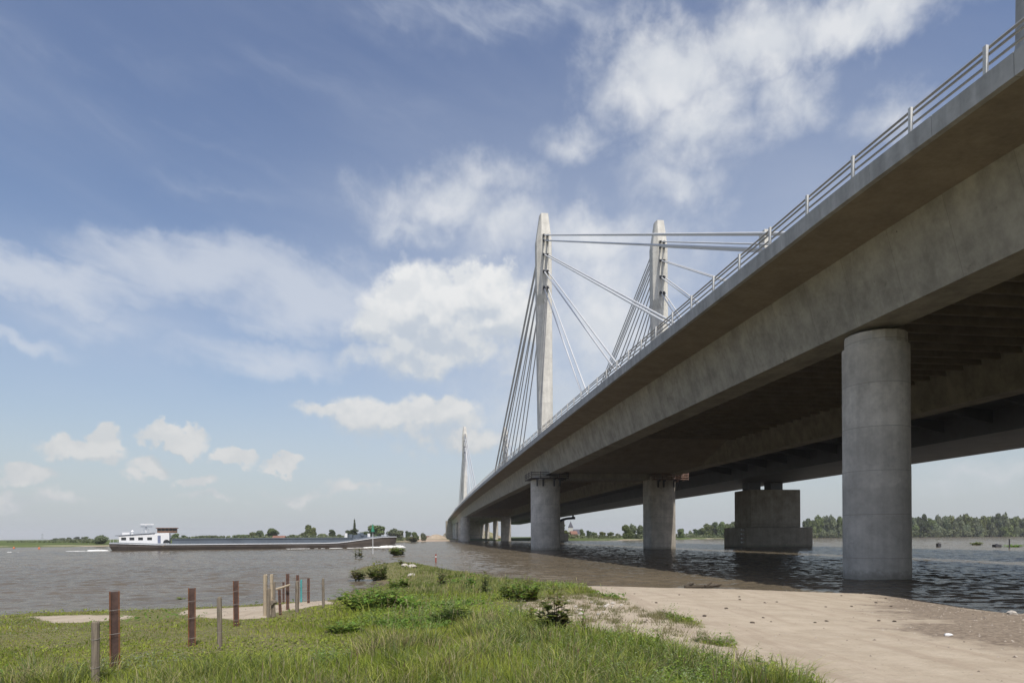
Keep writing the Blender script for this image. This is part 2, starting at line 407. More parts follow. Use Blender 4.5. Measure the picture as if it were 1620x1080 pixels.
Zg = lambda s: 15.35-max(0, 20.6-TOP(s))
round_pier(38.9, 28.75, 1.90, 15.3); round_pier(38.9, 53.3, 1.90, 15.3)
# pylon piers: wider, the right ones with flat cheeks
round_pier(138.3, 26.9, 3.02, Zg(138)-.1, n=44); 
def flat_pier(s, v, w, d, ztop, sl=.55):
    mb = MB(); rings = []
    for z, k in ((-3, 0), (ztop*.5, .5), (ztop-.3, 1)):
        hw = w/2; t = .95; c = 1.75
        rings.append([BR(s+a, v+b, z) for a, b in ((-d/2, -hw+t*.3), (-d/2, hw-c+.5*k), (-d/2+c, hw-.06*k), (d/2-t, hw), (d/2, hw-t), (d/2, -hw+t), (d/2-t, -hw), (-d/2+t*.3, -hw))])
    mb.rings(rings); o = bb(mb, 'pier', M['pier'])
    k = MB(); c = BR(s, v, 0); k.box(c.x-1, c.y-1, ztop-.3, c.x+1, c.y+1, ztop+.05); bb(k, 'bearing', M['steel'], o)
    return o
flat_pier(138.5, 51.5, 6.1, 5.6, Zg(138)-.1)
round_pier(411, 26.9, 2.85, Zg(411)-.1, n=28); flat_pier(411, 51.5, 5.9, 5.6, Zg(411)-.1)
for sp in (497, 572, 628):
    round_pier(sp, 28.0, 1.9, Zg(sp), n=20); round_pier(sp, 53.3, 1.9, Zg(sp), n=20)

# pylons: folded concrete masts with anchor slots
def pylon(s, v):
    zb, zt = TOP(s)-.2, 68.9
    def ring(z):
        h = (z-zb)/(zt-zb)
        if h < .72: k = h/.72; wl = 1.38+.36*k; wr = 1.42+.06*k; df = 2.2-.55*k; fl = 1.15-.32*k; db = 2.2
        else: k = 1; wl, wr, df, fl, db = 1.74, 1.48, 1.65, .83, 2.2
        da = .95
        if h < .655: q = max(0, (h-.12)/.5); fl = 1.12-1.05*min(1, q); da = .95+.9*min(1, q)
        top = sstep(.885, 1.0, h) if h > .885 else 0
        t2 = max(0, (h-.885)/.115)
        wl -= .82*t2; wr -= .62*t2; fl = fl-.12*t2; df -= .55*t2; db -= .7*t2
        # front face spans -fl..wr, a chamfer runs back to the left face
        wl *= .92; wr *= .92; fl *= .92
        return [BR(s+a, v+b, z) for a, b in ((-df, -fl), (-df, wr-.1), (-df+.12, wr), (db-.7, wr), (db, fl), (db, -fl), (db-.9, -wl), (-df+da, -wl))]
    zs = [zb, zb+.12*(zt-zb), zb+.37*(zt-zb), zb+.615*(zt-zb), zb+.655*(zt-zb), zb+.72*(zt-zb), zb+.885*(zt-zb), zb+.93*(zt-zb), zt]
    mb = MB(); mb.rings([ring(z) for z in zs]); o = bb(mb, 'pylon', M['pylon'])
    # shallow raised slot frame down the front and back
    for q in (-1, 1):
        mb = MB(); off = -1.665 if q < 0 else 2.21
        for b0, b1 in ((-.70, -.58), (-.06, .06), (.58, .70)):
            P = []
            for z in (51.0, 64.5):
                P += [BR(s+off-.10*(q < 0), v+b0+.1, z), BR(s+off-.10*(q < 0), v+b1+.1, z), BR(s+off+.10*(q > 0), v+b1+.1, z), BR(s+off+.10*(q > 0), v+b0+.1, z)]
            mb.hexa(P)
        bb(mb, 'slot_frame', M['pylon'], o)
    return o
LEV = [(64.1, 102.0), (63.0, 99.2), (60.2, 79.0), (56.8, 58.0), (53.5, 38.8)]   # anchor height, reach along the deck
for sp in (138.5, 411.0):
    for vp in (26.9, 51.6):
        py = pylon(sp, vp)
        for q in (-1, 1):
            for zl, rc in LEV:
                for dv in (-.32, .46):
                    reach = rc if sp < 200 else rc*.98
                    a = BR(sp+q*(1.75 if q < 0 else 2.3), vp+dv, zl); e = BR(sp+q*reach, vp+dv*1.15, TOP(sp+q*reach)-.2)
                    d = (e-a).normalized()
                    mb = MB(); mb.tube(a-d*.25, a+d*.55, .24, .24, 10); mb.tube(a+d*.55, a+d*1.0, .17, .15, 10)
                    bb(mb, 'cable_anchor', M['anchor'], py, smooth=True)
                    mb = MB(); mb.tube(a+d*.9, e, .125, .125, 10)
                    mb.tube(e-d*2.2, e, .15, .15, 10)
                    bb(mb, 'stay_cable', M['cable'], smooth=True)
# white railing on the left edge
rail_mb = MB()
for zz, r in ((1.03, .06), (.78, .055), (.40, .055)):
    prev = None
    for s in np.arange(-24.7, 646, 4.0):
        c = BR(s, VF+.19, TOP(s)+zz)
        if prev is not None: rail_mb.tube(prev, c, r, r, 6, False)
        prev = c
railing = bb(rail_mb, 'railing', M['railtube'], smooth=True)
def rail_post(mb, s):
    T = TOP(s); v0 = VF+.01
    mb.hexa([BR(s+a, v0+b, T+z) for z in (-.02, 1.09) for a, b in ((-.08, 0), (-.08, .12), (.08, .12), (.08, 0))])
    for zz in (1.03, .78, .40): mb.hexa([BR(s+a, v0+b, T+zz+z) for z in (-.05, .05) for a, b in ((-.04, .105), (-.04, .20), (.04, .20), (.04, .105))])
s = 11.3; k = 0; rest = MB()
while s < 640:
    if k < 98:
        mb = MB(); rail_post(mb, s); bb(mb, 'railing_post', M['rail'], railing)
    else: rail_post(rest, s)
    s += 4.0; k += 1
for q in (-0.7, 3.3, 7.3): rail_post(rest, q)
o = bb(rest, 'far_railing_posts', M['rail'], railing); o['kind'] = 'stuff'

# tapered mast foot on the deck close to the right edge of the picture
bpos = BR(28.2, 28.9, TOP(28))
mast = MB()
def mring(z, w0, w1, d):
    return [(bpos.x+a, bpos.y+b, z) for a, b in ((-w0, -d), (w1, -d), (w1, d), (-w0, d))]
mast.rings([mring(bpos.z-.05, 1.15, 1.5, .75), mring(bpos.z+3.0, .7, 1.3, .6), mring(bpos.z+5.4, .34, 1.1, .5), mring(bpos.z+8.6, .34, .9, .42)])
o = mast.build('deck_mast', M['fascia'], origin=tuple(bpos), bevel=.04)
tag(o, 'broad grey mast with flared foot rising behind the railing in the top right corner', 'mast')

# scaffold platforms at the pylon pier heads
def scaffold(s, v, w, d, ztop, label, mat):
    c = BR(s, v, ztop); e = empty('scaffold_platform', c, label, 'scaffold')
    def p(mb, name, m): o = mb.build(name, m, None, origin=tuple(c)); o.location = (0,0,0); o.parent = e
    def hx(mb, a0, a1, b0, b1, z0, z1): mb.hexa([BR(s+a, v+b, ztop+z) for z in (z0, z1) for a, b in ((a0, b0), (a1, b0), (a1, b1), (a0, b1))])
    mb = MB()
    for i in range(9):                                    # plank strips in front of and beside the pier head
        y0 = -d-1.5+i*.17; hx(mb, y0, y0+.15, -w, w, -.9, -.78)
    for sg in (-1, 1):
        for i in range(8):
            x0 = sg*(w-1.5+i*.19); hx(mb, -d, d, min(x0, x0+sg*.17), max(x0, x0+sg*.17), -.9, -.78)
    p(mb, 'plank_deck', mat)
    for b in (-w*.98, -w*.5, 0, w*.5, w*.98): mb = MB(); hx(mb, -d-1.5, -d-1.42, b-.05, b+.05, -1.05, .45); p(mb, 'guard_post', mat)
    for sg in (-1, 1):
        for a in (-d*.5, d*.3, d): mb = MB(); hx(mb, a-.05, a+.05, sg*w-.05, sg*w+.05, -1.05, .45); p(mb, 'guard_post', mat)
    mb = MB()
    for z in (-.5, -.15, .18):
        hx(mb, -d-1.56, -d-1.50, -w, w, z, z+.12)
        for sg in (-1, 1): hx(mb, -d-1.4, d, sg*w+sg*.06-.03, sg*w+sg*.06+.03, z, z+.12)
    p(mb, 'guard_boards', mat)
    for b in (-w*.62, -w*.3, w*.3, w*.62):
        mb = MB(); hx(mb, -d-.2, -d+.1, b-.14, b+.14, -2.4, -.92); hx(mb, -d-1.2, -d-.2, b-.1, b+.1, -1.25, -.92); p(mb, 'bracket', M['steel'])
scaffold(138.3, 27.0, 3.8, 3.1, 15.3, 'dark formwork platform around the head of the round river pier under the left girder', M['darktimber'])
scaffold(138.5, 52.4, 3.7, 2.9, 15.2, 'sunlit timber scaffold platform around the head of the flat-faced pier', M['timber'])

# ------------------------------------------------------------------ the older steel bridge alongside
old = empty('steel_bridge', BR(154, 80, 0), 'dark older steel box-girder bridge running parallel behind the concrete one on a massive pier', 'bridge')
OO = old.location.copy()
def ob(mb, name, mat, parent=None, **kw):
    o = mb.build(name, mat, None, origin=tuple(OO), **kw); o.location = (0,0,0); o.parent = parent or old; return o
dz = lambda s: max(0, 20.6-TOP(s))
SLO = list(range(-62, 650, 24))
mb = MB(); loft_s(mb, SLO, lambda s: [(60.4, 19.6-dz(s)), (60.4, 18.9-dz(s)), (71.9, 18.3-dz(s)), (89, 18.3-dz(s)), (98, 18.9-dz(s)), (98, 19.6-dz(s))]); ob(mb, 'deck', M['oldsteel'])
mb = MB(); loft_s(mb, SLO, lambda s: [(72.0, 18.32-dz(s)), (72.0, 15.35-dz(s)), (88.8, 15.35-dz(s)), (88.8, 18.32-dz(s))]); ob(mb, 'box_girder', M['oldsteel'])
for s in range(-20, 400, 8):
    mb = MB(); mb.hexa([BR(s+a, v, z) for a, v, z in ((0, 64, 18.2), (.3, 64, 18.2), (.3, 72.0, 16.6), (0, 72.0, 16.6), (0, 64, 18.8), (.3, 64, 18.8), (.3, 72.0, 18.4), (0, 72.0, 18.4))]); 
    if s % 16 == 0 or s < 150: ob(mb, 'deck_bracket', M['oldsteel'])
def old_pier(s, vc, kw=1.0):
    def hx(mb, a0, a1, b0, b1, z0, z1): mb.hexa([BR(s+a, vc+b, z) for z in (z0, z1) for a, b in ((a0, b0), (a1, b0), (a1, b1), (a0, b1))])
    mb = MB(); hx(mb, -4.2, 4.2, -4.9, 7.5, 4.62, 13.45); o = ob(mb, 'pier', M['oldconc'], bevel=.12)
    mb = MB(); hx(mb, -5.8, 5.8, -6.9, 9.6, -3, 4.6); ob(mb, 'pier_base', M['oldconc'], o, bevel=.15)
    for b in (-2.6, 3.0):
        mb = MB(); hx(mb, -1.6, 1.6, b-1.5, b+1.5, 13.46, 15.37-dz(s)); ob(mb, 'bearing', M['oldsteel'], o)
old_pier(154, 82.6); old_pier(425, 82)
for z in (3.9, 2.9, 1.9, 1.0):                               # fenders on the upstream corner
    mb = MB(); mb.hexa([BR(149.5+a, 75.42+b, z+c) for c in (0, .35) for a, b in ((-.3, -.25), (.3, -.25), (.3, .3), (-.3, .3))]); ob(mb, 'fender', M['rail'])
# its central mast: only the tip shows above the near railing
def oring(s, v, z, w, d): return [BR(s+a, v+b, z) for a, b in ((-d, -w), (-d, w*.75), (-d*.5, w), (d, w), (d, -w))]
mb = MB(); mb.rings([oring(154, 84.0, 19.5, 2.6, 2.6), oring(154, 84.0, 45, 1.75, 2.0), oring(154, 84.0, 75.6, .95, 1.3)])
ob(mb, 'mast', M['pylon'])
# curved inspection arm hung under the old deck
mb = MB(); pts = []
Ya = 150
for x, y in ((879, 828), (884, 824.5), (890, 821.5), (897, 819.8), (908, 819.0)): pts.append(at(x, y, Ya))
for a, b_ in zip(pts, pts[1:]): mb.tube(a, b_, .27, .27, 8)
mb.tube(at(906.5, 818.5, Ya), at(906.5, 814, Ya), .2, .2, 6); mb.tube(at(908.5, 821, Ya), at(908.5, 817, Ya), .22, .22, 6)
c = pts[2]
o = mb.build('inspection_arm', M['steel'], origin=tuple(c)); tag(o, 'dark curved steel arm hanging beyond the round river pier', 'steel arm')
# ------------------------------------------------------------------ ground and water
def smooth_noise(x, y, seed=0, f=1.0):
    r = np.random.default_rng(seed); out = 0
    for i in range(14):
        a = r.uniform(0, 2*math.pi); k = f*2**r.uniform(-1.5, 2.0); out = out + np.sin((x*math.cos(a)+y*math.sin(a))*k + r.uniform(0, 6.28))/ (1+.25*i)
    return out/3.2
def poly_sd(px, py, poly):                                  # signed distance, positive inside
    P = np.array([(p[0], p[1]) for p in poly]); Q = np.roll(P, -1, 0)
    d2 = np.full(px.shape, 1e18); ins = np.zeros(px.shape, bool)
    for (ax, ay), (bx, by) in zip(P, Q):
        ex, ey = bx-ax, by-ay; L = ex*ex+ey*ey+1e-12
        t = np.clip(((px-ax)*ex+(py-ay)*ey)/L, 0, 1)
        d2 = np.minimum(d2, (px-ax-t*ex)**2+(py-ay-t*ey)**2)
        c = ((ay > py) != (by > py)) & (px < (bx-ax)*(py-ay)/(by-ay+1e-15)+ax); ins ^= c
    d = np.sqrt(d2); return np.where(ins, d, -d)
SHORE_PX = [(0,975),(50,972),(100,969.5),(160,968),(230,966.5),(300,965),(350,963.5),(400,960.5),(450,957),(500,952.5),(525,949),(545,941),(556,934),(590,929),(612,924),(590,917),(566,912),(552,905),
            (575,896),(605,891.5),(640,890.5),(672,893),(700,899),(730,904),(770,909),(815,915),(860,920),(905,925),(950,926.5),(1000,927.5),(1060,929),(1110,930),(1180,931.5),(1250,933.5),(1320,935.5),
            (1400,938),(1440,941),(1475,946),(1500,951),(1540,957),(1580,962),(1620,967)]
SHORE = [onz(x, y+5.5*min(1, max(0, (x-700)/200))) for x, y in SHORE_PX]
SHORE = [(-300, 25), (-120, 24), (-50, 24.6), (-28, 24.6)] + [(p.x, p.y) for p in SHORE] + [(24, 20), (40, 14), (90, 4), (300, -20), (300, -200), (-300, -200)]
def ground_h(x, y):
    x = np.asarray(x, float); y = np.asarray(y, float)
    d = poly_sd(x, y, SHORE)
    h = np.where(d > 0, 1.12*(1-np.exp(-np.maximum(d, 0)/8.5)), np.maximum(d*.10, -2.5))
    h = h + np.where(d > 0, .05*smooth_noise(x, y, 3, .8)*np.clip(d/3, 0, 1), 0) + np.clip(d/2+.3, 0, 1)*.012*smooth_noise(x, y, 5, 5)
    return h, d
def gz(x, y): return float(ground_h(np.array([x]), np.array([y]))[0][0])
def onground(x, y):                                        # photo column/row -> point on the near bank
    a, b = ray(x, y); Y = np.arange(3.5, 75, .05); z = ground_h(a*Y, Y)[0]; r = EYE+b*Y
    k = np.where(r <= np.maximum(z, 0))[0]; k = k[0] if len(k) else len(Y)-1
    return Vector((a*Y[k], Y[k], max(z[k], 0)))
def axis(lo, hi, segs):
    out = []
    for a, b, st in segs: out += list(np.arange(a, b, st))
    return np.array(out+[hi])
gx = axis(-300, 300, [(-300,-60,12),(-60,-26,1.2),(-26,26,.22),(26,60,1.2),(60,300,12)])
gy = axis(-200, 90, [(-200,-20,12),(-20,4,1.0),(4,46,.22),(46,90,.5)])
XX, YY = np.meshgrid(gx, gy); HH, DD = ground_h(XX.ravel(), YY.ravel())
nx, ny = len(gx), len(gy)
V = np.stack([XX.ravel(), YY.ravel(), HH], 1)
ii = (np.arange(ny-1)[:, None]*nx+np.arange(nx-1)[None, :]).ravel()
Fq = np.stack([ii, ii+1, ii+nx+1, ii+nx], 1)
def pxpoly(l): return [tuple(onground(x, y)[:2]) for x, y in l]
ROAD = pxpoly([(900,924.5),(950,924),(1060,926),(1180,929),(1250,930),(1330,932),(1410,936),(1480,943),(1540,953),(1620,963),(1760,975),(1900,1010),(1900,1300),(1360,1300),(1290,1120),(1262,1082),(1218,1055),(1168,1030),(1130,1000),(1060,972),(1000,952),(950,938)])
BARE = pxpoly([(815,958),(850,948),(880,942),(930,940),(975,947),(1020,960),(1090,984),(1180,1016),(1160,1024),(1070,1009),(985,1004),(915,1000),(860,990),(825,972)])
BARE2 = pxpoly([(960,985),(1080,990),(1180,1030),(1300,1085),(1200,1085),(1110,1050),(1020,1015)])
MUD = pxpoly([(1395,943),(1440,943),(1500,953),(1620,972),(1720,985),(1700,1045),(1620,1034),(1560,1024),(1490,1005),(1430,985),(1390,962)])
BEACH = pxpoly([(300,964),(400,959),(450,956),(525,948),(522,956),(440,967),(420,977),(370,980),(310,974),(280,971)])
BEACH2 = pxpoly([(40,975),(100,973),(150,972),(205,974),(190,980),(120,985),(60,987)])
def masks(x, y, d):
    n = smooth_noise(x, y, 11, 1.6)*.55+smooth_noise(x, y, 12, 5)*.25
    road = poly_sd(x, y, ROAD)+n*.4; bare = np.maximum(poly_sd(x, y, BARE)+n*.45, poly_sd(x, y, BARE2)-.1+n*.8); mud = poly_sd(x, y, MUD)+n*1.5; bch = np.maximum(poly_sd(x, y, BEACH)+n*.4, poly_sd(x, y, BEACH2)+n*.6)
    sm = lambda q, w: np.clip(q/w+.5, 0, 1)
    sand = np.maximum(np.maximum(sm(road, .7), sm(bare, .9)*.92), sm(bch, .6))
    right = sm(x-18, 6)*sm(26-y, 2); sand = np.maximum(sand, right*sm(y-12+.2*x, 4))
    sand = np.maximum(sand, sm(x-3.3, 1.2)*sm(13-d, 2)*sm(y-22.5+n*.4, 1.5))
    grass = np.clip(1-sand, 0, 1)*np.clip(d/.5, 0, 1)
    return sand, grass, sm(mud, 2.2), sm(road, .7)
sand, grass, mud, roadm = masks(V[:, 0], V[:, 1], DD)
def ground_mat():
    m, g, b = newmat('riverbank_soil'); p = geo_pos(g)
    a = g.n('ShaderNodeAttribute', attribute_name='mask'); s = g.n('ShaderNodeSeparateColor'); g.l(a.outputs['Color'], s.inputs[0])
    fine = g.noise(p, 9, 8, .7); mid = g.noise(p, 1.4, 7, .65)
    sp = g.n('ShaderNodeMapping'); sp.inputs['Scale'].default_value = (1.9, .13, 1); g.l(p, sp.inputs['Vector'])
    tracks = g.noise(sp.outputs[0], 1.0, 5, .6)
    sandc = g.mix(g.ramp(mid, .35, .65), (.40,.335,.25), (.47,.40,.305))
    sandc = g.mix(g.m('MULTIPLY', g.ramp(tracks, .48, .66), .5), sandc, (.33,.262,.195))
    sandc = g.mix(g.m('MULTIPLY', g.ramp(fine, .56, .72), .30), sandc, (.27,.215,.165))
    vo = g.n('ShaderNodeTexVoronoi'); vo.inputs['Scale'].default_value = 5.5; g.l(p, vo.inputs['Vector'])
    peb = g.m('MULTIPLY', g.m('LESS_THAN', vo.outputs['Distance'], .10), g.m('GREATER_THAN', g.noise(p, .9, 3), .52))
    sandc = g.mix(g.m('MULTIPLY', peb, .55), sandc, (.14,.11,.085))
    soil = g.mix(g.ramp(fine, .35, .65), (.10,.105,.035), (.22,.20,.09))
    mudc = g.mix(g.ramp(fine, .38, .62), (.13,.10,.075), (.29,.235,.175))
    gm = g.ramp(g.m('ADD', s.outputs['Red'], g.m('MULTIPLY', g.m('SUBTRACT', fine, .5), .9)), .35, .65)
    c = g.mix(gm, soil, sandc)
    mm = g.ramp(g.m('ADD', s.outputs['Blue'], g.m('MULTIPLY', g.m('SUBTRACT', mid, .5), 1.4)), .30, .75)
    c = g.mix(g.m('MULTIPLY', mm, .85), c, mudc)
    z = g.n('ShaderNodeSeparateXYZ'); g.l(p, z.inputs[0])
    wet = g.ramp(z.outputs[2], .12, .015)
    c = g.mix(g.m('MULTIPLY', wet, .75), c, (.15,.115,.08))
    g.l(c, b.inputs['Base Color']); set_in(b, 'Roughness', .9); set_in(b, 'Specular IOR Level', .2)
    bump(g, b, g.m('ADD', g.m('ADD', g.m('ADD', fine, g.m('MULTIPLY', tracks, 2.2)), g.m('MULTIPLY', mid, 1.5)), g.m('MULTIPLY', peb, .6)), .55, .06)
    return m
o = np_mesh('near_bank_ground', V, Fq.ravel(), np.full(len(Fq), 4), ground_mat(), {'mask': np.stack([sand, grass, mud], 1)}, smooth=True)
tag(o, 'near river bank with grass, sandy track and muddy edge', None, None, 'structure')

def water_mat():
    m, g, b = newmat('river_water'); p = geo_pos(g)
    n0 = g.noise(g.scale(p, (.02, .035, 1)), 1.0, 4, .6)
    c = g.mix(g.ramp(n0, .35, .65), (.112,.094,.067), (.140,.114,.079))
    g.nt.nodes.remove(b)
    rp = g.n('ShaderNodeMapping'); rp.inputs['Rotation'].default_value = (0, 0, R(-10)); rp.inputs['Scale'].default_value = (.5, 1.15, 1); g.l(p, rp.inputs['Vector'])
    v = None                                              # ripples too small to model: slopes from vector noise
    for sc, amp, det in ((1.6, .26, 3), (5.0, .34, 2)):
        q = g.vm('SCALE', g.vm('SUBTRACT', g.noise(rp.outputs[0], sc, det, .55, .5, out='Color'), (.5, .5, .5)), amp)
        v = q if v is None else g.vm('ADD', v, q)
    gust = g.ramp(g.noise(g.scale(p, (.04, .10, 1)), 1.0, 4, .55), .3, .7, .6, 1.3)
    v = g.vm('MULTIPLY', g.vm('SCALE', v, gust), (.8, 1.2, 0))
    nrm = g.vm('NORMALIZE', g.vm('ADD', v, g.n('ShaderNodeNewGeometry').outputs['Normal']))
    df = g.n('ShaderNodeBsdfDiffuse'); g.l(c, df.inputs['Color']); g.l(nrm, df.inputs['Normal'])
    gl = g.n('ShaderNodeBsdfGlossy'); gl.inputs['Roughness'].default_value = .08; gl.inputs['Color'].default_value = (.95,.95,.95,1); g.l(nrm, gl.inputs['Normal'])
    fr = g.n('ShaderNodeFresnel'); fr.inputs['IOR'].default_value = 1.33; g.l(nrm, fr.inputs['Normal'])
    mx = g.n('ShaderNodeMixShader'); g.l(g.m('MULTIPLY', fr.outputs[0], .52), mx.inputs[0]); g.l(df.outputs[0], mx.inputs[1]); g.l(gl.outputs[0], mx.inputs[2])
    o = [n for n in g.nt.nodes if n.type == 'OUTPUT_MATERIAL'][0]; g.l(mx.outputs[0], o.inputs['Surface'])
    return m
def grow(a, b, st0, k):                                     # spacing that widens with distance
    out = [a]; st = st0
    while out[-1] < b: out.append(out[-1]+st); st *= k
    return out
wy = np.array([-600, -200, -60, -10, 5, 14]+grow(19, 46, .15, 1.0)+grow(46.15, 460, .16, 1.006)+[480, 520, 600, 800, 1200, 2500, 7000])
wr = grow(30, 150, .3, 1.01)+grow(153, 420, 3, 1.05); wx = np.array([-7000, -3000, -1200, -800]+[-q for q in wr[::-1]]+list(np.arange(-29.7, 29.8, .27))+wr+[800, 1200, 3000, 7000])
X3, Y3 = np.meshgrid(wx, wy); x3, y3 = X3.ravel(), Y3.ravel(); z3 = np.zeros_like(x3)
rw = np.random.default_rng(77)
for i in range(34):
    lam = .5*(3.2/.5)**rw.random(); a = math.pi/2+R(12)+rw.normal()*.55; k = 6.283/lam; sl_ = .045*(1.1 if lam < 1.4 else (.8 if lam < 2.2 else .5))
    ph = k*(x3*math.cos(a)+y3*math.sin(a))+rw.uniform(0, 6.28)
    env = .55+.9*(.5+.5*np.sin(x3*rw.uniform(.05, .14)+y3*rw.uniform(.08, .25)+rw.uniform(0, 6)))*(.5+.5*np.sin(y3*rw.uniform(.1, .4)-x3*rw.uniform(.05, .2)))
    z3 += sl_/k*env*np.sin(ph)
inside = np.clip((y3-17)/3, 0, 1)*np.clip((470-y3)/40, 0, 1)*np.clip((430-np.abs(x3))/60, 0, 1)
dsh = poly_sd(x3, y3, SHORE); z3 *= inside*np.clip(.25-dsh/5, .2, 1)
n3x, n3y = len(wx), len(wy)
ii = (np.arange(n3y-1)[:, None]*n3x+np.arange(n3x-1)[None, :]).ravel()
o = np_mesh('river_water', np.stack([x3, y3, z3], 1), np.stack([ii, ii+1, ii+n3x+1, ii+n3x], 1).ravel(), np.full(len(ii), 4), water_mat(), smooth=True)
tag(o, 'wide brown-grey river with small choppy waves', None, None, 'structure')

# far bank: one sheet from the waterline to the horizon
FAR_PX = [(-400,868.5,215),(-100,0,238),(75,0,255),(200,0,270),(350,0,300),(500,0,340),(600,0,390),(660,0,430),(730,0,500),(850,0,470),(950,0,455),(1050,0,500),(1150,0,590),(1250,0,660),(1350,0,690),(1600,0,700),(2000,0,720),(2600,0,740)]
FB = [(xat(x, Y), Y) for x, _, Y in FAR_PX]
FBP = [(-6500, 150)] + FB + [(6500, 700), (6500, 6800), (-6500, 6800)]
fx = axis(-6500, 6500, [(-6500,-900,400),(-900,-300,25),(-300,260,4),(260,1000,12),(1000,6500,400)])
fy = axis(150, 6800, [(150,230,10),(230,520,3),(520,780,6),(780,1100,25),(1100,6800,400)])
X2, Y2 = np.meshgrid(fx, fy); x2, y2 = X2.ravel(), Y2.ravel()
d2 = poly_sd(x2, y2, FBP)
def far_h_from(d, x, y): return np.where(d > 0, 1.15*(1-np.exp(-d/7.))+.55*np.clip((d-25)/120, 0, 1)+.12*np.sin(x*.05)*np.clip(d/20, 0, 1), np.maximum(d*.12, -2))
h2 = far_h_from(d2, x2, y2)
def fz(x, y): 
    d = poly_sd(np.array([x]), np.array([y]), FBP); return float(far_h_from(d, np.array([x]), np.array([y]))[0])
V2 = np.stack([x2, y2, h2], 1); n2x, n2y = len(fx), len(fy)
ii = (np.arange(n2y-1)[:, None]*n2x+np.arange(n2x-1)[None, :]).ravel()
F2 = np.stack([ii, ii+1, ii+n2x+1, ii+n2x], 1)
def far_mat():
    m, g, b = newmat('far_meadow'); p = geo_pos(g)
    a = g.n('ShaderNodeAttribute', attribute_name='mask'); s = g.n('ShaderNodeSeparateColor'); g.l(a.outputs['Color'], s.inputs[0])
    n = g.noise(g.scale(p, (.02, .05, 1)), 1.0, 6, .6); n2 = g.noise(p, .3, 6, .65); n3 = g.noise(g.scale(p, (.03, .03, 1)), 1.0, 5, .6)
    c = g.mix(g.ramp(n, .35, .65), (.075,.10,.03), (.12,.15,.045)); c = g.mix(g.m('MULTIPLY', g.ramp(n2, .45, .7), .5), c, (.06,.085,.03))
    sh = g.m('MULTIPLY', g.ramp(s.outputs['Red'], .2, .8), g.ramp(n3, .50, .62))
    c = g.mix(sh, c, (.42,.35,.26))
    c = g.mix(s.outputs['Green'], c, (.40,.31,.23))
    g.l(c, b.inputs['Base Color']); set_in(b, 'Roughness', .9); set_in(b, 'Specular IOR Level', .1)
    bump(g, b, n2, .5, .5); return m
site = np.exp(-(((x2-xat(672, 480))/28)**2+((y2-480)/60)**2))
o = np_mesh('far_bank_ground', V2, F2.ravel(), np.full(len(F2), 4), far_mat(), {'mask': np.stack([np.clip(1-np.abs(d2-1.5)/6, 0, 1), np.clip(site*1.6-.3, 0, 1), site*0], 1)}, smooth=True)
tag(o, 'flat green far bank with sandy shore', None, None, 'structure')
# sandy embankment climbing to the far end of the bridge
mb = MB()
e0 = BR(640, 24, 0); zt = (TOP(650)-.8)*.5
rg = []
for ds, hf in ((-30, .1), (-8, .2), (2, .5), (14, .9), (60, .95), (300, .95)):
    zt_ = zt*hf; rg.append([BR(650+ds, 25.5-zt_*.8, 0.6), BR(650+ds, 25.5, zt_), BR(650+ds, 62, zt_), BR(650+ds, 62+zt_*2.2, 0.6)])
mb.rings(rg)
o = mb.build('embankment', plain('embankment_sand', (.38,.30,.22), .95, .22, .12, col2=(.20,.20,.09))); tag(o, 'sandy road embankment at the far bridge end', None, None, 'structure')
# ------------------------------------------------------------------ trees
def leaf_cloud(lobes, n, size, cols, rngs, flat=.6, inner=.55):
    """n leaf clumps spread through ellipsoid lobes [(cx,cy,cz,rx,ry,rz)], each a bent quad"""
    L = np.array(lobes); w = L[:, 3]*L[:, 4]*L[:, 5]; w = w**.75; k = rngs.choice(len(L), n, p=w/w.sum())
    u = rngs.normal(size=(n, 3)); u /= np.linalg.norm(u, axis=1)[:, None]
    r = inner+(1.06-inner)*rngs.random(n)**.6
    C = L[k, :3]+u*L[k, 3:]*r[:, None]
    nrm = u*.9+rngs.normal(size=(n, 3))*.8+np.array([0, 0, flat]); nrm /= np.linalg.norm(nrm, axis=1)[:, None]
    t = np.cross(nrm, rngs.normal(size=(n, 3))); t /= np.linalg.norm(t, axis=1)[:, None]; b = np.cross(nrm, t)
    s = size*(.55+.9*rngs.random(n))[:, None]
    V = np.stack([C-t*s*.5-b*s*.25, C-b*s*.45+nrm*s*.12, C+t*s*.55-b*s*.1, C+t*s*.15+b*s*.5, C-t*s*.35+b*s*.4-nrm*s*.1], 1).reshape(-1, 3)
    lobec = rngs.random(len(L))[k]
    f = np.clip(.5*lobec+.5*rngs.random(n), 0, 1)[:, None]
    c = np.array(cols[0])*(1-f)+np.array(cols[1])*f
    c = c*(.8+.4*rngs.random(n))[:, None]
    return V, np.repeat(c, 5, 0), n
def crown_mesh(name, lobes, n, size, cols, seed, **kw):
    r = np.random.default_rng(seed); V, c, n = leaf_cloud(lobes, n, size, cols, r, **kw)
    o = np_mesh(name, V, np.arange(5*n), np.full(n, 5), M['leaf'], {'col': c})
    me = o.data; bpy.data.objects.remove(o); return me
def trunk_mesh(h, r, limbs, seed):
    rr = random.Random(seed); mb = MB(); p = Vector((0, 0, -.3)); 
    q = Vector((rr.uniform(-.02, .02), rr.uniform(-.02, .02), h)); mb.tube(p, q, r, r*.6, 8)
    for i in range(limbs):
        a = 6.28*i/limbs+rr.random(); z = h*(.55+.4*rr.random()); e = Vector((math.cos(a)*.22, math.sin(a)*.22, z+.2+.15*rr.random()))
        mb.tube((0, 0, z), e, r*.5, r*.15, 6)
    o = mb.build('trunk', M['bark']); me = o.data; bpy.data.objects.remove(o); return me
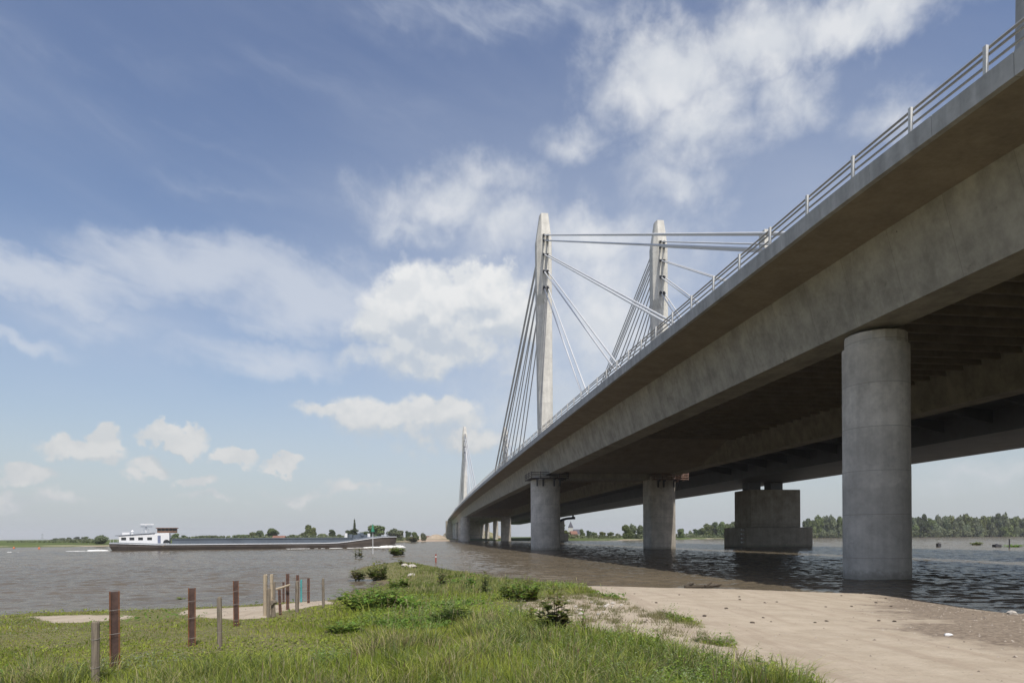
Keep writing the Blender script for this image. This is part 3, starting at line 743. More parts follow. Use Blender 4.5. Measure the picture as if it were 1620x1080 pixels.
def lobes_round(seed, n=9, w=.42, z0=.22, z1=.86):
    r = random.Random(seed); out = [(math.cos(i*2.1)*w*.45, math.sin(i*2.1)*w*.45, .14, .24, .24, .17) for i in range(4)]
    for i in range(n):
        a = r.uniform(0, 6.28); z = r.uniform(z0, z1); k = math.sin(math.pi*min(1, max(.12, (z-.05)/1.0))); d = w*k*r.uniform(.25, .8)
        q = r.uniform(.13, .22); out.append((math.cos(a)*d, math.sin(a)*d, min(z, .98-q*.8), q*1.15, q*1.15, q*.85))
    out.append((0, 0, .5, .25, .25, .3)); return out
GR = [(.10,.135,.045), (.175,.215,.075)]; GY = [(.14,.17,.055), (.22,.245,.09)]; GW = [(.14,.17,.095), (.22,.25,.14)]; GD = [(.065,.095,.038), (.115,.15,.06)]
PROT = {}
for i in range(3): PROT['round%d' % i] = (crown_mesh('crown', lobes_round(20+i, 11), 2600, .085, GR, 30+i), trunk_mesh(.35, .028, 5, i))
for i in range(2): PROT['willow%d' % i] = (crown_mesh('crown', lobes_round(40+i, 12, .46, .12, .82), 2600, .085, GW, 50+i), trunk_mesh(.3, .03, 5, 10+i))
PROT['light'] = (crown_mesh('crown', lobes_round(61, 9, .40), 2000, .09, GY, 62), trunk_mesh(.35, .025, 5, 20))
PROT['dark'] = (crown_mesh('crown', lobes_round(71, 11, .42, .15, .85), 2600, .085, GD, 72), trunk_mesh(.3, .03, 5, 21))
PROT['poplar'] = (crown_mesh('crown', [(.02*math.sin(i*2), .02*math.cos(i*3), .14+.095*i, .16-.008*abs(i-3), .16-.008*abs(i-3), .1) for i in range(9)], 2000, .07, GY, 63), trunk_mesh(.5, .02, 4, 22))
PROT['spire'] = (crown_mesh('crown', [(0, 0, .1+.1*i, .17*(1-.085*i), .17*(1-.085*i), .09) for i in range(10)], 1800, .05, GD, 64), trunk_mesh(.5, .02, 3, 23))
PROT['bush'] = (crown_mesh('crown', [(math.cos(i*1.9)*.32*(i % 3)/2, math.sin(i*1.9)*.3*(i % 3)/2, .3+.12*(i % 4), .26, .26, .28) for i in range(9)], 1800, .10, GW, 65), trunk_mesh(.3, .03, 5, 24))
def tree(x, top, w, kind, Y, label, group, name='tree', base=None):
    px = xat(x, Y); g0 = fz(px, Y) if base is None else base
    h = at(x, top, Y).z-g0; cw = w*Y/F
    e = empty(name, (px, Y, g0), label, 'tree' if name != 'bush' else 'bush', group, rz=random.uniform(0, 6.28))
    span = {'poplar': .34, 'spire': .34, 'bush': 1.0}.get(kind, .95)
    cm, tm = PROT[kind]
    for nm, me in (('crown', cm), ('trunk', tm)):
        o = bpy.data.objects.new(nm, me); COL.objects.link(o); o.parent = e
    e.scale = (cw/span, cw/span, h)
    return e
GL = 'trees along the far left bank'
T = [ # x, top, width, kind, distance, label
(160,845.5,24,'bush',275,'grey-green bush on the far bank just left of the barge stern','bush'),
(98,849.8,9,'round0',900,'tiny leftmost round tree on the horizon of the far left meadow','tree'),
(109,849.2,10,'round1',880,'small round tree second from the left on the left meadow horizon','tree'),
(122,848.4,11,'dark',860,'small dark tree third from the left on the left meadow horizon','tree'),
(134,848.2,12,'round2',850,'small wide tree on the left meadow horizon closest to the barge stern','tree'),
(88,850.6,10,'bush',900,'low faint hedge bush at the far left horizon','bush'),
(277,842.5,17,'round1',470,'dark tree right behind the barge wheelhouse','tree'),
(291,846,13,'dark',480,'low dark bushy tree second behind the barge hold from the wheelhouse','tree'),
(305,848,9,'light',500,'little pale tree third behind the barge hold from the wheelhouse','tree'),
(322,845.5,20,'round0',480,'broad round tree behind the rear third of the barge hold','tree'),
(337,846.5,13,'round2',490,'small round tree right of the broad one behind the barge hold','tree'),
(352,848.5,9,'light',500,'tiny pale tree in the gap behind the middle of the barge hold','tree'),
(375,845,18,'round2',470,'low tree at the left end of the row behind the barge middle','tree'),
(388,843.5,20,'round0',470,'second tree from the left in the row behind the barge middle','tree'),
(402,841,20,'light',460,'yellow-green tree in the row behind the barge middle','tree'),
(411,836.5,18,'willow0',455,'tall loose tree at the right end of the row behind the barge middle','tree'),
(431,834,26,'round1',440,'single round-crowned tree left of the red-roofed house','tree'),
(466,845,18,'round2',450,'low round tree right of the red-roofed house','tree'),
(479,842,15,'light',450,'pale low tree left of the twin poplars','tree'),
(488,830,11,'poplar',440,'taller yellow-green poplar of the pair behind the barge','poplar'),
(496,834,9,'poplar',445,'shorter slim poplar of the pair behind the barge','poplar'),
(511,843.5,20,'light',455,'low wide pale tree right of the twin poplars','tree'),
(525,837,17,'dark',450,'dark compact round tree between the poplars and the conifer','tree'),
(538,844,11,'round1',455,'small tree just right of the dark compact round tree','tree'),
(561,822,7,'spire',430,'slender dark conifer spire rising above the trees behind the barge bow','conifer'),
(558,836,26,'dark',428,'wide dark tree at the foot of the slender conifer','tree'),
(577,840,20,'round2',430,'low tree between the conifer and the umbrella-shaped tree','tree'),
(593,826,29,'round0',420,'large umbrella-shaped tree behind the green beacon','tree'),
(622,834.5,26,'willow1',440,'grey-green tree right above the barge bow','tree'),
(634,836.5,15,'willow0',445,'feathery grey tree just right of the barge bow','tree'),
(645,839,12,'dark',450,'small dark tree between the bow and the sand bank','tree'),
(657,840,13,'round1',455,'small round tree left of the construction cabins','tree'),
(669,842,10,'bush',450,'low bush behind the construction cabins','bush'),
]
for x, t, w, k, Y, lab, nm in T: tree(x, t, w, k, Y, lab, GL, nm if nm in ('bush', 'tree') else nm+'_tree')
GM = 'trees on the far bank seen under the bridge'
T = [(883,824,22,'round2',480,'tall dark tree half hidden by the round river pier'),(896,838,11,'light',500,'low pale tree between the round river pier and the church'),
(921,835.5,9,'round1',620,'narrow tree just right of the church'),(931,838.5,11,'dark',600,'small dark tree second right of the church'),(940,839.5,12,'round0',560,'round bushy tree left of the wide gap under the bridge'),
(953,840.5,14,'light',560,'low pale hedge tree in the left of the gap between the river piers'),(966,841,12,'round2',560,'low round tree in the middle of the gap between the river piers'),(977,843,9,'bush',540,'low bush just left of the tall pair by the flat-faced pier'),
(992,828,17,'round1',500,'left tree of the tall pair beside the flat-faced pier'),(1001,827,16,'willow1',505,'middle tree of the tall group beside the flat-faced pier'),(1013,827.5,18,'willow0',500,'right tree of the tall group beside the flat-faced pier'),
(1078,833,11,'round0',560,'lone small tree between the flat-faced pier and the wooded rise'),
(1092,838.5,10,'bush',600,'leftmost bush at the foot of the wooded rise'),(1101,836,14,'dark',610,'first full tree of the wooded rise from the left'),(1110,832,15,'round0',620,'second full tree of the wooded rise from the left'),
(1120,827.5,17,'round2',630,'third tree of the wooded rise from the left'),(1131,825,18,'dark',635,'dark fourth tree of the wooded rise from the left'),(1141,823,18,'round1',640,'tallest tree of the wooded rise'),(1153,823.5,18,'round0',640,'tree of the wooded rise touching the massive pier'),
(1163,824,18,'dark',640,'dark tree of the wooded rise mostly behind the massive pier')]
for x, t, w, k, Y, lab in T: tree(x, t, w, k, Y, lab, GM, 'bush' if k == 'bush' else 'tree')
GRW = 'trees of the wood on the right bank'
ORD = ['first','second','third','fourth','fifth','sixth','seventh','eighth','ninth','tenth','eleventh','twelfth','thirteenth','fourteenth','fifteenth','sixteenth','seventeenth','eighteenth','nineteenth','twentieth']
KN = {'round': 'mid-green round', 'willo': 'grey-green willow-like', 'dark': 'dark green', 'light': 'yellowish green', 'bush': 'low pale'}
seqL = [(1277,819,17,'dark'),(1287,816,17,'round0'),(1297,814,17,'round2'),(1306,811,18,'willow0'),(1317,812,17,'willow1'),(1328,814,18,'round1'),(1336,816,17,'willow0'),(1330,832,14,'bush'),(1303,836,12,'bush')]
for i, (x, t, w, k) in enumerate(seqL):
    kn = [v for q, v in KN.items() if k.startswith(q)][0]
    tree(x, t, w, k, 655+random.uniform(-12, 12)-(30 if k == 'bush' else 0), f'{kn} tree, {ORD[i]} listed from the massive pier towards the near round pier' if k != 'bush' else ('pale low bush at the water edge left of the near round pier' if x > 1320 else 'small pale bush between massive pier and near round pier'), GRW, 'bush' if k == 'bush' else 'tree')
kinds = ['round1','willow0','dark','round0','willow1','willow0','light','willow1','round2','willow0','light','round1','dark','willow1','round0','round2','willow0','dark']
tops = [815,814,812,813.5,811.5,812,814.5,813,812,814,815.5,814.5,811,808.5,812.5,816,813,813.5]
for i, (k, t) in enumerate(zip(kinds, tops)):
    kn = [v for q, v in KN.items() if k.startswith(q)][0]
    tree(1437+i*11.6+random.uniform(-2, 2), t, random.uniform(17, 21), k, 690+random.uniform(-15, 20), f'{kn} tree, {ORD[i]} of the wood right of the near round pier', GRW)
FRB = [(1448,'round2',15),(1462,'dark',17),(1481,'bush',16),(1497,'dark',15),(1512,'willow0',13),(1530,'bush',13),(1550,'willow1',14),(1571,'bush',13),(1590,'round0',14),(1608,'bush',12)]
for i, (x, k, w) in enumerate(FRB):
    tree(x, 826+random.uniform(-2, 4), w, k, 672+random.uniform(-5, 5), f'low {"bush" if k=="bush" else "front tree"}, {ORD[i]} along the water edge of the right bank wood', GRW, 'bush' if k == 'bush' else 'tree')

# low hedge and willow scrub along the far waterline: reads as one mass
def hedge(name, segs, label, seed):
    r = np.random.default_rng(seed); Vs = []; Cs = []; N = 0
    for (xa, Ya, xb, Yb, h, dens) in segs:
        L = abs(xat(xb, Yb)-xat(xa, Ya)); n = int(L*dens*1.6)
        t = r.random(n); x = xa+(xb-xa)*t; Y = Ya+(Yb-Ya)*t+r.normal(size=n)*3
        X = np.array([xat(a, b_) for a, b_ in zip(x, Y)]); top = h*(.35+.9*np.clip(.5+.5*smooth_noise(X, Y*0, seed, .12), 0, 1)); Z = 1.0+top*r.random(n)**.8
        C = np.stack([X, Y, Z], 1); s = (.8+.7*r.random(n))[:, None]
        nm = r.normal(size=(n, 3))+np.array([0, -.6, .8]); nm /= np.linalg.norm(nm, axis=1)[:, None]; tt = np.cross(nm, r.normal(size=(n, 3))); tt /= np.linalg.norm(tt, axis=1)[:, None]; bb_ = np.cross(nm, tt)
        Vs.append(np.stack([C-tt*s*.6, C-bb_*s*.4, C+tt*s*.6, C+bb_*s*.5], 1).reshape(-1, 3)); k = np.clip(.5+.5*smooth_noise(X, Y, seed+1, .2), 0, 1)[:, None]; cc = (np.array(GR[0])*(1-k)+np.array(GW[1])*k)*(.7+.6*r.random(n))[:, None]; Cs.append(np.repeat(cc, 4, 0)); N += n
    o = np_mesh(name, np.concatenate(Vs), np.arange(4*N), np.full(N, 4), M['leaf'], {'col': np.concatenate(Cs)}); tag(o, label, None, None, 'stuff')
hedge('far_hedge', [(268,440,420,430,3.2,10),(400,430,560,420,3.6,10),(540,420,660,430,3.4,10),(78,700,158,560,2.2,5),(10,330,160,290,.9,5)], 'low hedges along the far left bank', 201)
hedge('far_scrub', [(886,500,985,520,3.0,8),(1064,560,1150,600,4.0,8),(1270,640,1340,650,6,8),(1440,668,1640,680,7,9)], 'low willow scrub along the far bank beyond the bridge', 202)
# ------------------------------------------------------------------ buildings on the far bank
def house(x, Y, w, d, hw, hr, rz, label, name, cat, wall, roof, z=None, tower=None):
    px = xat(x, Y); b = empty(name, (px, Y, (fz(px, Y) if z is None else z)), label, cat, None, rz)
    def p(mb, nm, m, par=b): o = mb.build(nm, m); o.parent = par; return o
    mb = MB(); mb.box(-w/2, -d/2, -.3, w/2, d/2, hw); wl = p(mb, 'wall', wall)
    mb = MB(); mb.add([(-w/2-.3, -d/2-.3, hw+.01), (w/2+.3, -d/2-.3, hw+.01), (w/2+.3, d/2+.3, hw+.01), (-w/2-.3, d/2+.3, hw+.01), (-w/2-.3, 0, hw+hr), (w/2+.3, 0, hw+hr)], [(3,2,1,0),(0,1,5,4),(2,3,4,5),(0,4,3),(1,2,5)]); p(mb, 'roof', roof)
    for k in range(max(2, int(w/3))):
        xx = -w/2+(k+.5)*w/max(2, int(w/3)); mb = MB(); mb.box(xx-.5, -d/2-.05, hw*.35, xx+.5, -d/2+.02, hw*.8); p(mb, 'window', M['steel'])
    if tower:
        tw, th, ts = tower; mb = MB(); mb.box(-w/2-tw, -tw/2, -.3, -w/2-.01, tw/2, th); p(mb, 'tower', wall)
        mb = MB(); c = -w/2-tw/2; mb.add([(c-tw*.55, -tw*.55, th+.01), (c+tw*.55, -tw*.55, th+.01), (c+tw*.55, tw*.55, th+.01), (c-tw*.55, tw*.55, th+.01), (c, 0, th+ts)], [(3,2,1,0),(0,1,4),(1,2,4),(2,3,4),(3,0,4)]); p(mb, 'spire', M['slate'])
    return b
M['slate'] = plain('slate', (.10,.10,.12), .7); M['redroof'] = plain('red_tiles', (.26,.13,.09), .8, .15, .8); M['brick'] = plain('brick_wall', (.33,.24,.19), .85, .15, .5); M['render'] = plain('pale_render', (.62,.60,.55), .8, .08, .5)
house(914, 640, 9, 8, 3.6, 4.2, -.2, 'small village church with slate spire on the far bank seen between the river piers', 'church', 'church', M['render'], M['slate'], None, (4.2, 9.5, 6))
house(442, 400, 6.4, 7, 1.2, 1.8, .1, 'low red-roofed house on the far bank above the middle of the barge', 'house', 'house', M['render'], M['redroof'])
house(907, 630, 6, 6, 3.2, 3, .3, 'small brick house with red roof left of the church', 'house', 'house', M['brick'], M['redroof'])
def container(x, y, Y, col, label):
    p = at(x, y, Y); e = empty('site_cabin', (p.x, Y, fz(p.x, Y)-.05), label, 'cabin', 'site cabins at the far bridge end', .2)
    mt = plain('cabin_paint', col, .6, .06); mb = MB(); mb.box(-3, -1.2, 0, 3, 1.2, 2.6); o = mb.build('wall', mt, bevel=.05); o.parent = e
    mb = MB(); mb.box(-3.08, -1.28, 2.61, 3.08, 1.28, 2.75); o = mb.build('roof', M['rail']); o.parent = e
    mb = MB(); mb.box(-2.2, -1.24, 1.1, -.9, -1.19, 2.0); mb.box(.6, -1.24, 1.1, 1.9, -1.19, 2.0); o = mb.build('window', M['steel']); o.parent = e
container(664, 848, 560, (.60,.58,.53), 'pale site cabin on the sandy far bank, left of the reddish one')
container(676, 847, 590, (.34,.20,.15), 'reddish brown site cabin on the sandy far bank beside the embankment')
container(684, 846, 610, (.45,.42,.38), 'grey site cabin on the sandy far bank closest to the bridge')
def heap(x, Y, r, h, label):
    px = xat(x, Y); mb = MB(); n = 18; z0 = fz(px, Y)-.3; rg = []
    for k, (q, zz) in enumerate(((1, 0), (.8, .35), (.5, .72), (.22, .95), (.03, 1))):
        rg.append([(px+r*q*math.cos(6.283*i/n)*(1+.16*math.sin(3*i+k)), Y+r*q*math.sin(6.283*i/n)*(1+.14*math.cos(2*i+k)), z0+h*zz) for i in range(n)])
    mb.rings(rg); o = mb.build('sand_heap', plain('sand', (.42,.34,.25), .95, .12, .6), origin=(px, Y, z0), smooth=True)
    tag(o, label, 'sand heap', 'sand heaps at the far bridge end')
heap(690, 560, 9, 4.2, 'larger sand heap in front of the far bridge abutment'); heap(650, 505, 6, 2.0, 'low sand heap on the far bank right of the barge bow')
# lattice transmission tower on the far left horizon
mb = MB(); tx = xat(67, 1500); zb = fz(tx, 1500)
for a, b_ in ((-1, -1), (1, -1), (1, 1), (-1, 1)): mb.tube((tx+a*2, 1500+b_*2, zb), (tx+a*.4, 1500+b_*.4, zb+15), .22, .15, 4)
for z in (3, 6.5, 10): 
    q = 2-1.6*z/15; mb.tube((tx-q, 1498, zb+z), (tx+q, 1498, zb+z+2), .15, .15, 4); mb.tube((tx+q, 1498, zb+z), (tx-q, 1498, zb+z+2), .15, .15, 4)
for z, w in ((11, 4), (13.5, 3)): mb.box(tx-w, 1499.8, zb+z, tx+w, 1500.2, zb+z+.3)
o = mb.build('transmission_tower', plain('pylon_steel', (.42,.44,.47), .6), origin=(tx, 1500, zb)); tag(o, 'tiny lattice transmission tower on the far left horizon', 'power tower')

# ------------------------------------------------------------------ the barge
SP = Vector((xat(172, 159), 159, 0)); BP = Vector((xat(634, 188), 188, 0)); LEN = (BP-SP).length
ang = math.atan2((BP-SP).y, (BP-SP).x)
SP = SP+Vector((-math.sin(ang), math.cos(ang), 0))*4.6
barge = empty('river_barge', SP, 'long dark-hulled cargo barge with white stern cabin moving right on the river', 'barge', None, ang)
def bp(mb, nm, mat, par=None, **kw): o = mb.build(nm, mat, **kw); o.parent = par or barge; return o
M['hull'] = plain('hull_tar', (.075,.062,.054), .55, .2, .35, col2=(.11,.088,.072)); M['hullgrey'] = plain('bulwark_grey', (.24,.265,.30), .5, .1, .4)
M['coam'] = plain('hold_coaming_blue_grey', (.115,.14,.17), .5, .12, .25); M['white'] = plain('cabin_white', (.80,.80,.79), .45, .03, .6); M['glass'] = plain('dark_glass', (.03,.035,.04), .1, .05)
M['brown'] = plain('wheelhouse_brown', (.20,.115,.075), .5, .1); M['redbr'] = plain('stripe_white', (.70,.72,.73), .5, .05)
def hb(x):                                                  # half beam
    if x < 6: return 3.6+2.1*math.sin(min(1, x/6)*math.pi/2)
    if x > LEN-16: return 5.7*math.sqrt(max(0.0, 1-((x-(LEN-16))/16.2)**2.2))
    return 5.7
def zd(x): return 1.62+.40*(1-sstep(0, 12, x))+1.55*sstep(LEN-20, LEN-3, x)
XS = [0, .6, 2, 4, 6, 10, 16, 24, 34, 44, LEN-20.5, LEN-17, LEN-14, LEN-11, LEN-8, LEN-5.5, LEN-3.5, LEN-2, LEN-1, LEN-.3]
mb = MB(); rg = []
for x in XS:
    b = max(.08, hb(x)); z = zd(x)-.30; rk = 1.6*sstep(LEN-16, LEN, x); st = 1.4*(1-sstep(0, 3, x))
    pts = []
    for sg, order in ((-1, 1), (1, -1)):
        col = [(x-rk*1.0+st, sg*b*.70, -.9), (x-rk*.55+st*.4, sg*b*.93, .0), (x-rk*.1, sg*b*.995, z*.6), (x, sg*b, z)][::order]
        pts += col
    rg.append(pts)
mb.rings(rg); bp(mb, 'hull', M['hull'])
mb = MB(); rg = []
for x in XS:
    b = max(.1, hb(x))+.04; z = zd(x); rg.append([(x, -b, z-.31), (x, -b-.03, z), (x, b+.03, z), (x, b, z-.31)])
mb.rings(rg); bp(mb, 'bulwark', M['hullgrey'])
mb = MB(); prev = None
for x in XS:
    b = max(.1, hb(x))+.09; c = Vector((x, -b, zd(x)-.30))
    if prev is not None: mb.tube(prev, c, .09, .09, 6, False)
    prev = c
bp(mb, 'rubbing_strip', M['redbr'])
mb = MB(); hx0, hx1 = 13.2, LEN-13
mb.box(hx0, -4.75, 1.45, hx1, 4.75, 2.62); mb.box(hx0-.1, -4.9, 2.621, hx1+.1, 4.9, 2.78)
co = bp(mb, 'hold_coaming', M['coam'])
mb = MB(); x = hx0+1.5
while x < hx1-1: mb.box(x, -4.92, 1.5, x+.12, -4.752, 2.6); x += 2.4
bp(mb, 'coaming_stiffeners', M['coam'], co)
mb = MB(); mb.box(hx0+.4, -4.55, 2.782, hx1-.4, 4.55, 2.86); bp(mb, 'hatch_cover', plain('hatch_covers', (.17,.20,.20), .5, .15, .1), co)
# stern accommodation
mb = MB(); cab = [(2.0, 3.55), (5, 3.78), (9, 4.05), (12.6, 4.15)]
rg = [[(x, -4.2, 1.6), (x, -4.2, z-.12), (x, -3.9, z), (x, 3.9, z), (x, 4.2, z-.12), (x, 4.2, 1.6)] for x, z in cab]; mb.rings(rg); cb = bp(mb, 'cabin', M['white'], bevel=.0)
mb = MB(); mb.hexa([(1.2, -4.35, 3.50), (9.5, -4.35, 4.10), (9.5, 4.35, 4.10), (1.2, 4.35, 3.50), (1.2, -4.35, 3.62), (9.5, -4.35, 4.22), (9.5, 4.35, 4.22), (1.2, 4.35, 3.62)]); bp(mb, 'cabin_roof', M['hullgrey'], cb)
for x in (2.5, 4.2, 6.0, 7.9):
    mb = MB(); mb.box(x, -4.235, 2.5, x+1.0, -4.19, 3.15); bp(mb, 'window', M['glass'], cb)
mb = MB(); mb.box(10.1, -4.235, 1.75, 10.75, -4.19, 3.55); bp(mb, 'door', plain('door_blue', (.22,.25,.36), .5), cb)
mb = MB(); n = 12
pts = [(12.0+.75*math.cos(math.pi*i/n), .85*math.sin(math.pi*i/n)) for i in range(n+1)]
mb.rings([[(x, -4.24, 1.75+z) for x, z in pts], [(x, -4.19, 1.75+z) for x, z in pts]]); bp(mb, 'arched_opening', M['glass'], cb)
mb = MB(); mb.box(9.9, -2.3, 4.22, 14.2, 2.3, 4.62); wh = bp(mb, 'wheelhouse', M['brown'], bevel=.06)
mb = MB()
for x in np.linspace(9.95, 14.1, 6): mb.box(x-.05, -2.3, 4.621, x+.05, -2.2, 5.3); mb.box(x-.05, 2.2, 4.621, x+.05, 2.3, 5.3)
for y in (-1.1, 0, 1.1): mb.box(9.9, y-.05, 4.621, 10.0, y+.05, 5.3); mb.box(14.1, y-.05, 4.621, 14.2, y+.05, 5.3)
bp(mb, 'window_post', M['brown'], wh)
mb = MB(); mb.box(10.02, -2.19, 4.63, 14.08, 2.19, 5.29); bp(mb, 'windows', M['glass'], wh)
mb = MB(); mb.box(9.6, -2.6, 5.3, 14.5, 2.6, 5.46); bp(mb, 'wheelhouse_roof', M['brown'], wh, bevel=.03)
mb = MB(); mb.tube((7.4, 0, 4.3), (7.4, 0, 6.4), .16, .12, 6); mb.tube((6.2, -.2, 5.75), (8.8, -.2, 5.75), .13, .13, 6); mb.box(6.2, -.9, 6.2, 9.2, -.5, 6.42); mb.tube((6.4, 0, 4.3), (7.4, 0, 5.8), .05, .05, 5); mb.tube((8.4, 0, 4.3), (7.4, 0, 5.8), .05, .05, 5)
bp(mb, 'radar_mast', M['white'])
mb = MB(); mb.tube((4.6, -1.4, 3.8), (4.6, -1.4, 4.5), .3, .3, 10); mb.tube((4.6, -1.4, 4.5), (4.6, -1.4, 4.9), .38, .12, 10); mb.box(2.4, -1.0, 3.7, 4.0, .4, 4.35); bp(mb, 'roof_dome_and_locker', M['white'])
mb = MB()
for x in (-.2+.4, .9, 1.7): mb.tube((x, -hb(x)+.1, zd(x)), (x, -hb(x)+.1, zd(x)+.8), .035, .035, 5)
mb.tube((.2, -hb(.2)+.1, zd(0)+.8), (1.7, -hb(1.7)+.1, zd(1.7)+.8), .03, .03, 5); mb.tube((.2, -hb(.2)+.1, zd(.2)+.8), (.2, hb(.2)-.1, zd(.2)+.8), .03, .03, 5)
bp(mb, 'stern_rail', M['rail'])
mb = MB(); mb.tube((11.2, -5.8, .9), (11.9, -5.8, 1.65), .05, .05, 5); bp(mb, 'tyre_rope', plain('rope_tan', (.45,.30,.17), .8))
# fore deck gear
mb = MB(); mb.box(LEN-12.4, -1.6, 2.6, LEN-8.6, 1.6, 3.55); mb.tube((LEN-10, -1.9, 3.65), (LEN-10, 1.9, 3.65), .42, .42, 12); mb.box(LEN-13.6, -2.4, 2.4, LEN-12.8, 2.4, 3.7); bp(mb, 'anchor_winch', M['coam'])
mb = MB(); mb.box(LEN-14.8, -2.2, 2.2, LEN-14.1, -1.6, 4.0); bp(mb, 'vent_box', M['white'])
mb = MB(); mb.box(LEN-8.2, -.4, 3.0, LEN-7.5, .3, 3.9); bp(mb, 'vent_box', M['white'])
mb = MB(); mb.tube((LEN-3.2, 0, 3.0), (LEN-3.2, 0, 5.4), .06, .04, 6); bp(mb, 'bow_staff', M['white'])
mb = MB()
for i in range(7):
    x = LEN-1.2-i*1.2; b = max(.1, hb(x))-.12; mb.tube((x, -b, zd(x)), (x, -b, zd(x)+.85), .03, .03, 5)
for i in range(6):
    x, x1 = LEN-1.2-i*1.2, LEN-2.4-i*1.2
    for q in (.45, .85): mb.tube((x, -max(.1, hb(x))+.12, zd(x)+q), (x1, -max(.1, hb(x1))+.12, zd(x1)+q), .025, .025, 5)
bp(mb, 'bow_rail', M['steel'])
mb = MB(); mb.box(LEN-3.3, -2.62, 1.15, LEN-2.5, -2.3, 2.2); bp(mb, 'bow_anchor', M['steel'])
# foam of the moving barge
def foam(pts, name, label, seed):
    r = random.Random(seed); mb = MB()
    for (x0, y0, w, l, h, n) in pts:
        for i in range(n):
            x = x0+r.gauss(0, .4)*l; y = y0+r.gauss(0, .4)*w; q = r.uniform(.15, .6); k = math.exp(-((x-x0)/l)**2)
            m = 7; ring0 = []; ring1 = []
            for j in range(m):
                t = 6.283*j/m; rr = q*(1+.5*r.random()); ring0.append((x+rr*1.9*math.cos(t), y+rr*.8*math.sin(t), -.05)); ring1.append((x+rr*1.1*math.cos(t), y+rr*.45*math.sin(t), .04+h*k*r.uniform(.4, 1)))
            mb.rings([ring0, ring1])
    W4 = [(math.cos(ang)*x-math.sin(ang)*y+SP.x, math.sin(ang)*x+math.cos(ang)*y+SP.y, z) for x, y, z in mb.v]; mb.v = W4
    m, g, b = newmat('foam'); set_in(b, 'Base Color', (.78,.78,.75,1)); set_in(b, 'Roughness', .8)
    tag(mb.build(name, m, smooth=True), label, None, None, 'stuff')
foam([(LEN-3.5, -4.2, 1.2, 3.0, .6, 34), (LEN-8, -6.0, .8, 3.5, .3, 26), (LEN-16, -6.5, .4, 5, .08, 20), (LEN-27, -6.3, .3, 6, .05, 14), (LEN+.3, -.8, 1.2, 1.3, .6, 16)], 'bow_wave_foam', 'white foam of the bow wave along the barge', 3)
foam([(-2.6, -2.2, .9, 2.0, .3, 26), (-7, -1.8, .5, 3, .05, 10), (-24, -4, .4, 6, .04, 9)], 'wake_foam', 'white foam wake behind the barge stern', 4)
# ------------------------------------------------------------------ river marks
M['red'] = plain('mark_red', (.36,.10,.07), .6, .1); M['green'] = plain('mark_green', (.03,.22,.13), .5, .05); M['yellow'] = plain('mark_yellow', (.62,.42,.05), .5); M['orange'] = plain('buoy_orange', (.70,.18,.06), .5)
M['rust'] = plain('rusty_steel', (.235,.095,.045), .85, .3, 4, col2=(.10,.052,.036), spec=.2, bmp=.3); M['rustd'] = plain('rusty_web', (.10,.06,.05), .85, .25, 6)
def grain(name, a, b2):
    m, g, b = newmat(name); tc = g.n('ShaderNodeTexCoord').outputs['Object']
    n = g.noise(g.scale(tc, (45, 45, 2.2)), 1.0, 6, .7); n2 = g.noise(tc, 5, 5, .6)
    c = g.mix(g.ramp(n, .35, .68), a, b2); c = g.mix(g.m('MULTIPLY', g.ramp(n2, .5, .75), .4), c, tuple(x*.5 for x in b2)); g.l(c, b.inputs['Base Color']); set_in(b, 'Roughness', .9); set_in(b, 'Specular IOR Level', .1); bump(g, b, n, .5, .01); return m
M['wood'] = grain('weathered_wood', (.27,.23,.18), (.15,.125,.10)); M['palewood'] = grain('pale_wood', (.46,.39,.29), (.33,.265,.19))
p = onz(689.5, 888.5); e = empty('marker_post', (p.x, p.y, 0), 'red marker post with a white band standing in the shallow water beyond the grass spit', 'marker post')
for z0, z1, m, nm in ((-.6, .52, 'red', 'post'), (.521, .66, 'white', 'white_band'), (.661, .88, 'red', 'post_top')):
    mb = MB(); mb.tube((0, 0, z0), (0, 0, z1), .085, .085, 12); o = mb.build(nm, M[m], smooth=True); o.parent = e
p = onz(590, 876); e = empty('beacon', (p.x, p.y, 0), 'slim grey pole with a green cone topmark in front of the barge bow', 'beacon')
h = at(590, 828, p.y).z
mb = MB(); mb.tube((0, 0, -1), (0, 0, h-.8), .07, .055, 8); o = mb.build('pole', M['cable'], smooth=True); o.parent = e
mb = MB(); mb.tube((0, 0, h-1.35), (0, 0, h-.05), .32, .04, 12); o = mb.build('topmark', M['green'], smooth=True); o.parent = e
p = onz(1067, 857.5); e = empty('beacon', (p.x, p.y, 0), 'white and yellow beacon post standing in the river right of the flat-faced pier', 'beacon')
h = at(1067, 840, p.y).z; d = p.y/F
mb = MB(); mb.tube((0, 0, -.5), (0, 0, .9), 2.6*d, 1.6*d, 10); o = mb.build('base', M['steel'], smooth=True); o.parent = e
mb = MB(); mb.tube((0, 0, .9), (0, 0, h*.68), 1.4*d, 1.3*d, 10); o = mb.build('post', M['white'], smooth=True); o.parent = e
mb = MB(); mb.tube((0, 0, h*.68), (0, 0, h*.86), 1.8*d, 1.8*d, 10); o = mb.build('yellow_band', M['yellow'], smooth=True); o.parent = e
mb = MB(); mb.tube((0, 0, h*.86), (0, 0, h), 1.3*d, .8*d, 10); o = mb.build('lamp', M['steel'], smooth=True); o.parent = e
def marker_box(x, y, w, hh, label):
    p = onz(x, y); s = w*p.y/F; mb = MB(); mb.box(-s/2, -s/2, -.5, s/2, s/2, hh*p.y/F); mb.tube((0, 0, hh*p.y/F-.03), (0, 0, hh*p.y/F+.16), s*.25, s*.2, 8)
    o = mb.build('mooring_block', M['steel'], bevel=.03); o.location = (p.x, p.y, 0); tag(o, label, 'mooring block', 'dark blocks standing in the flooded right side')
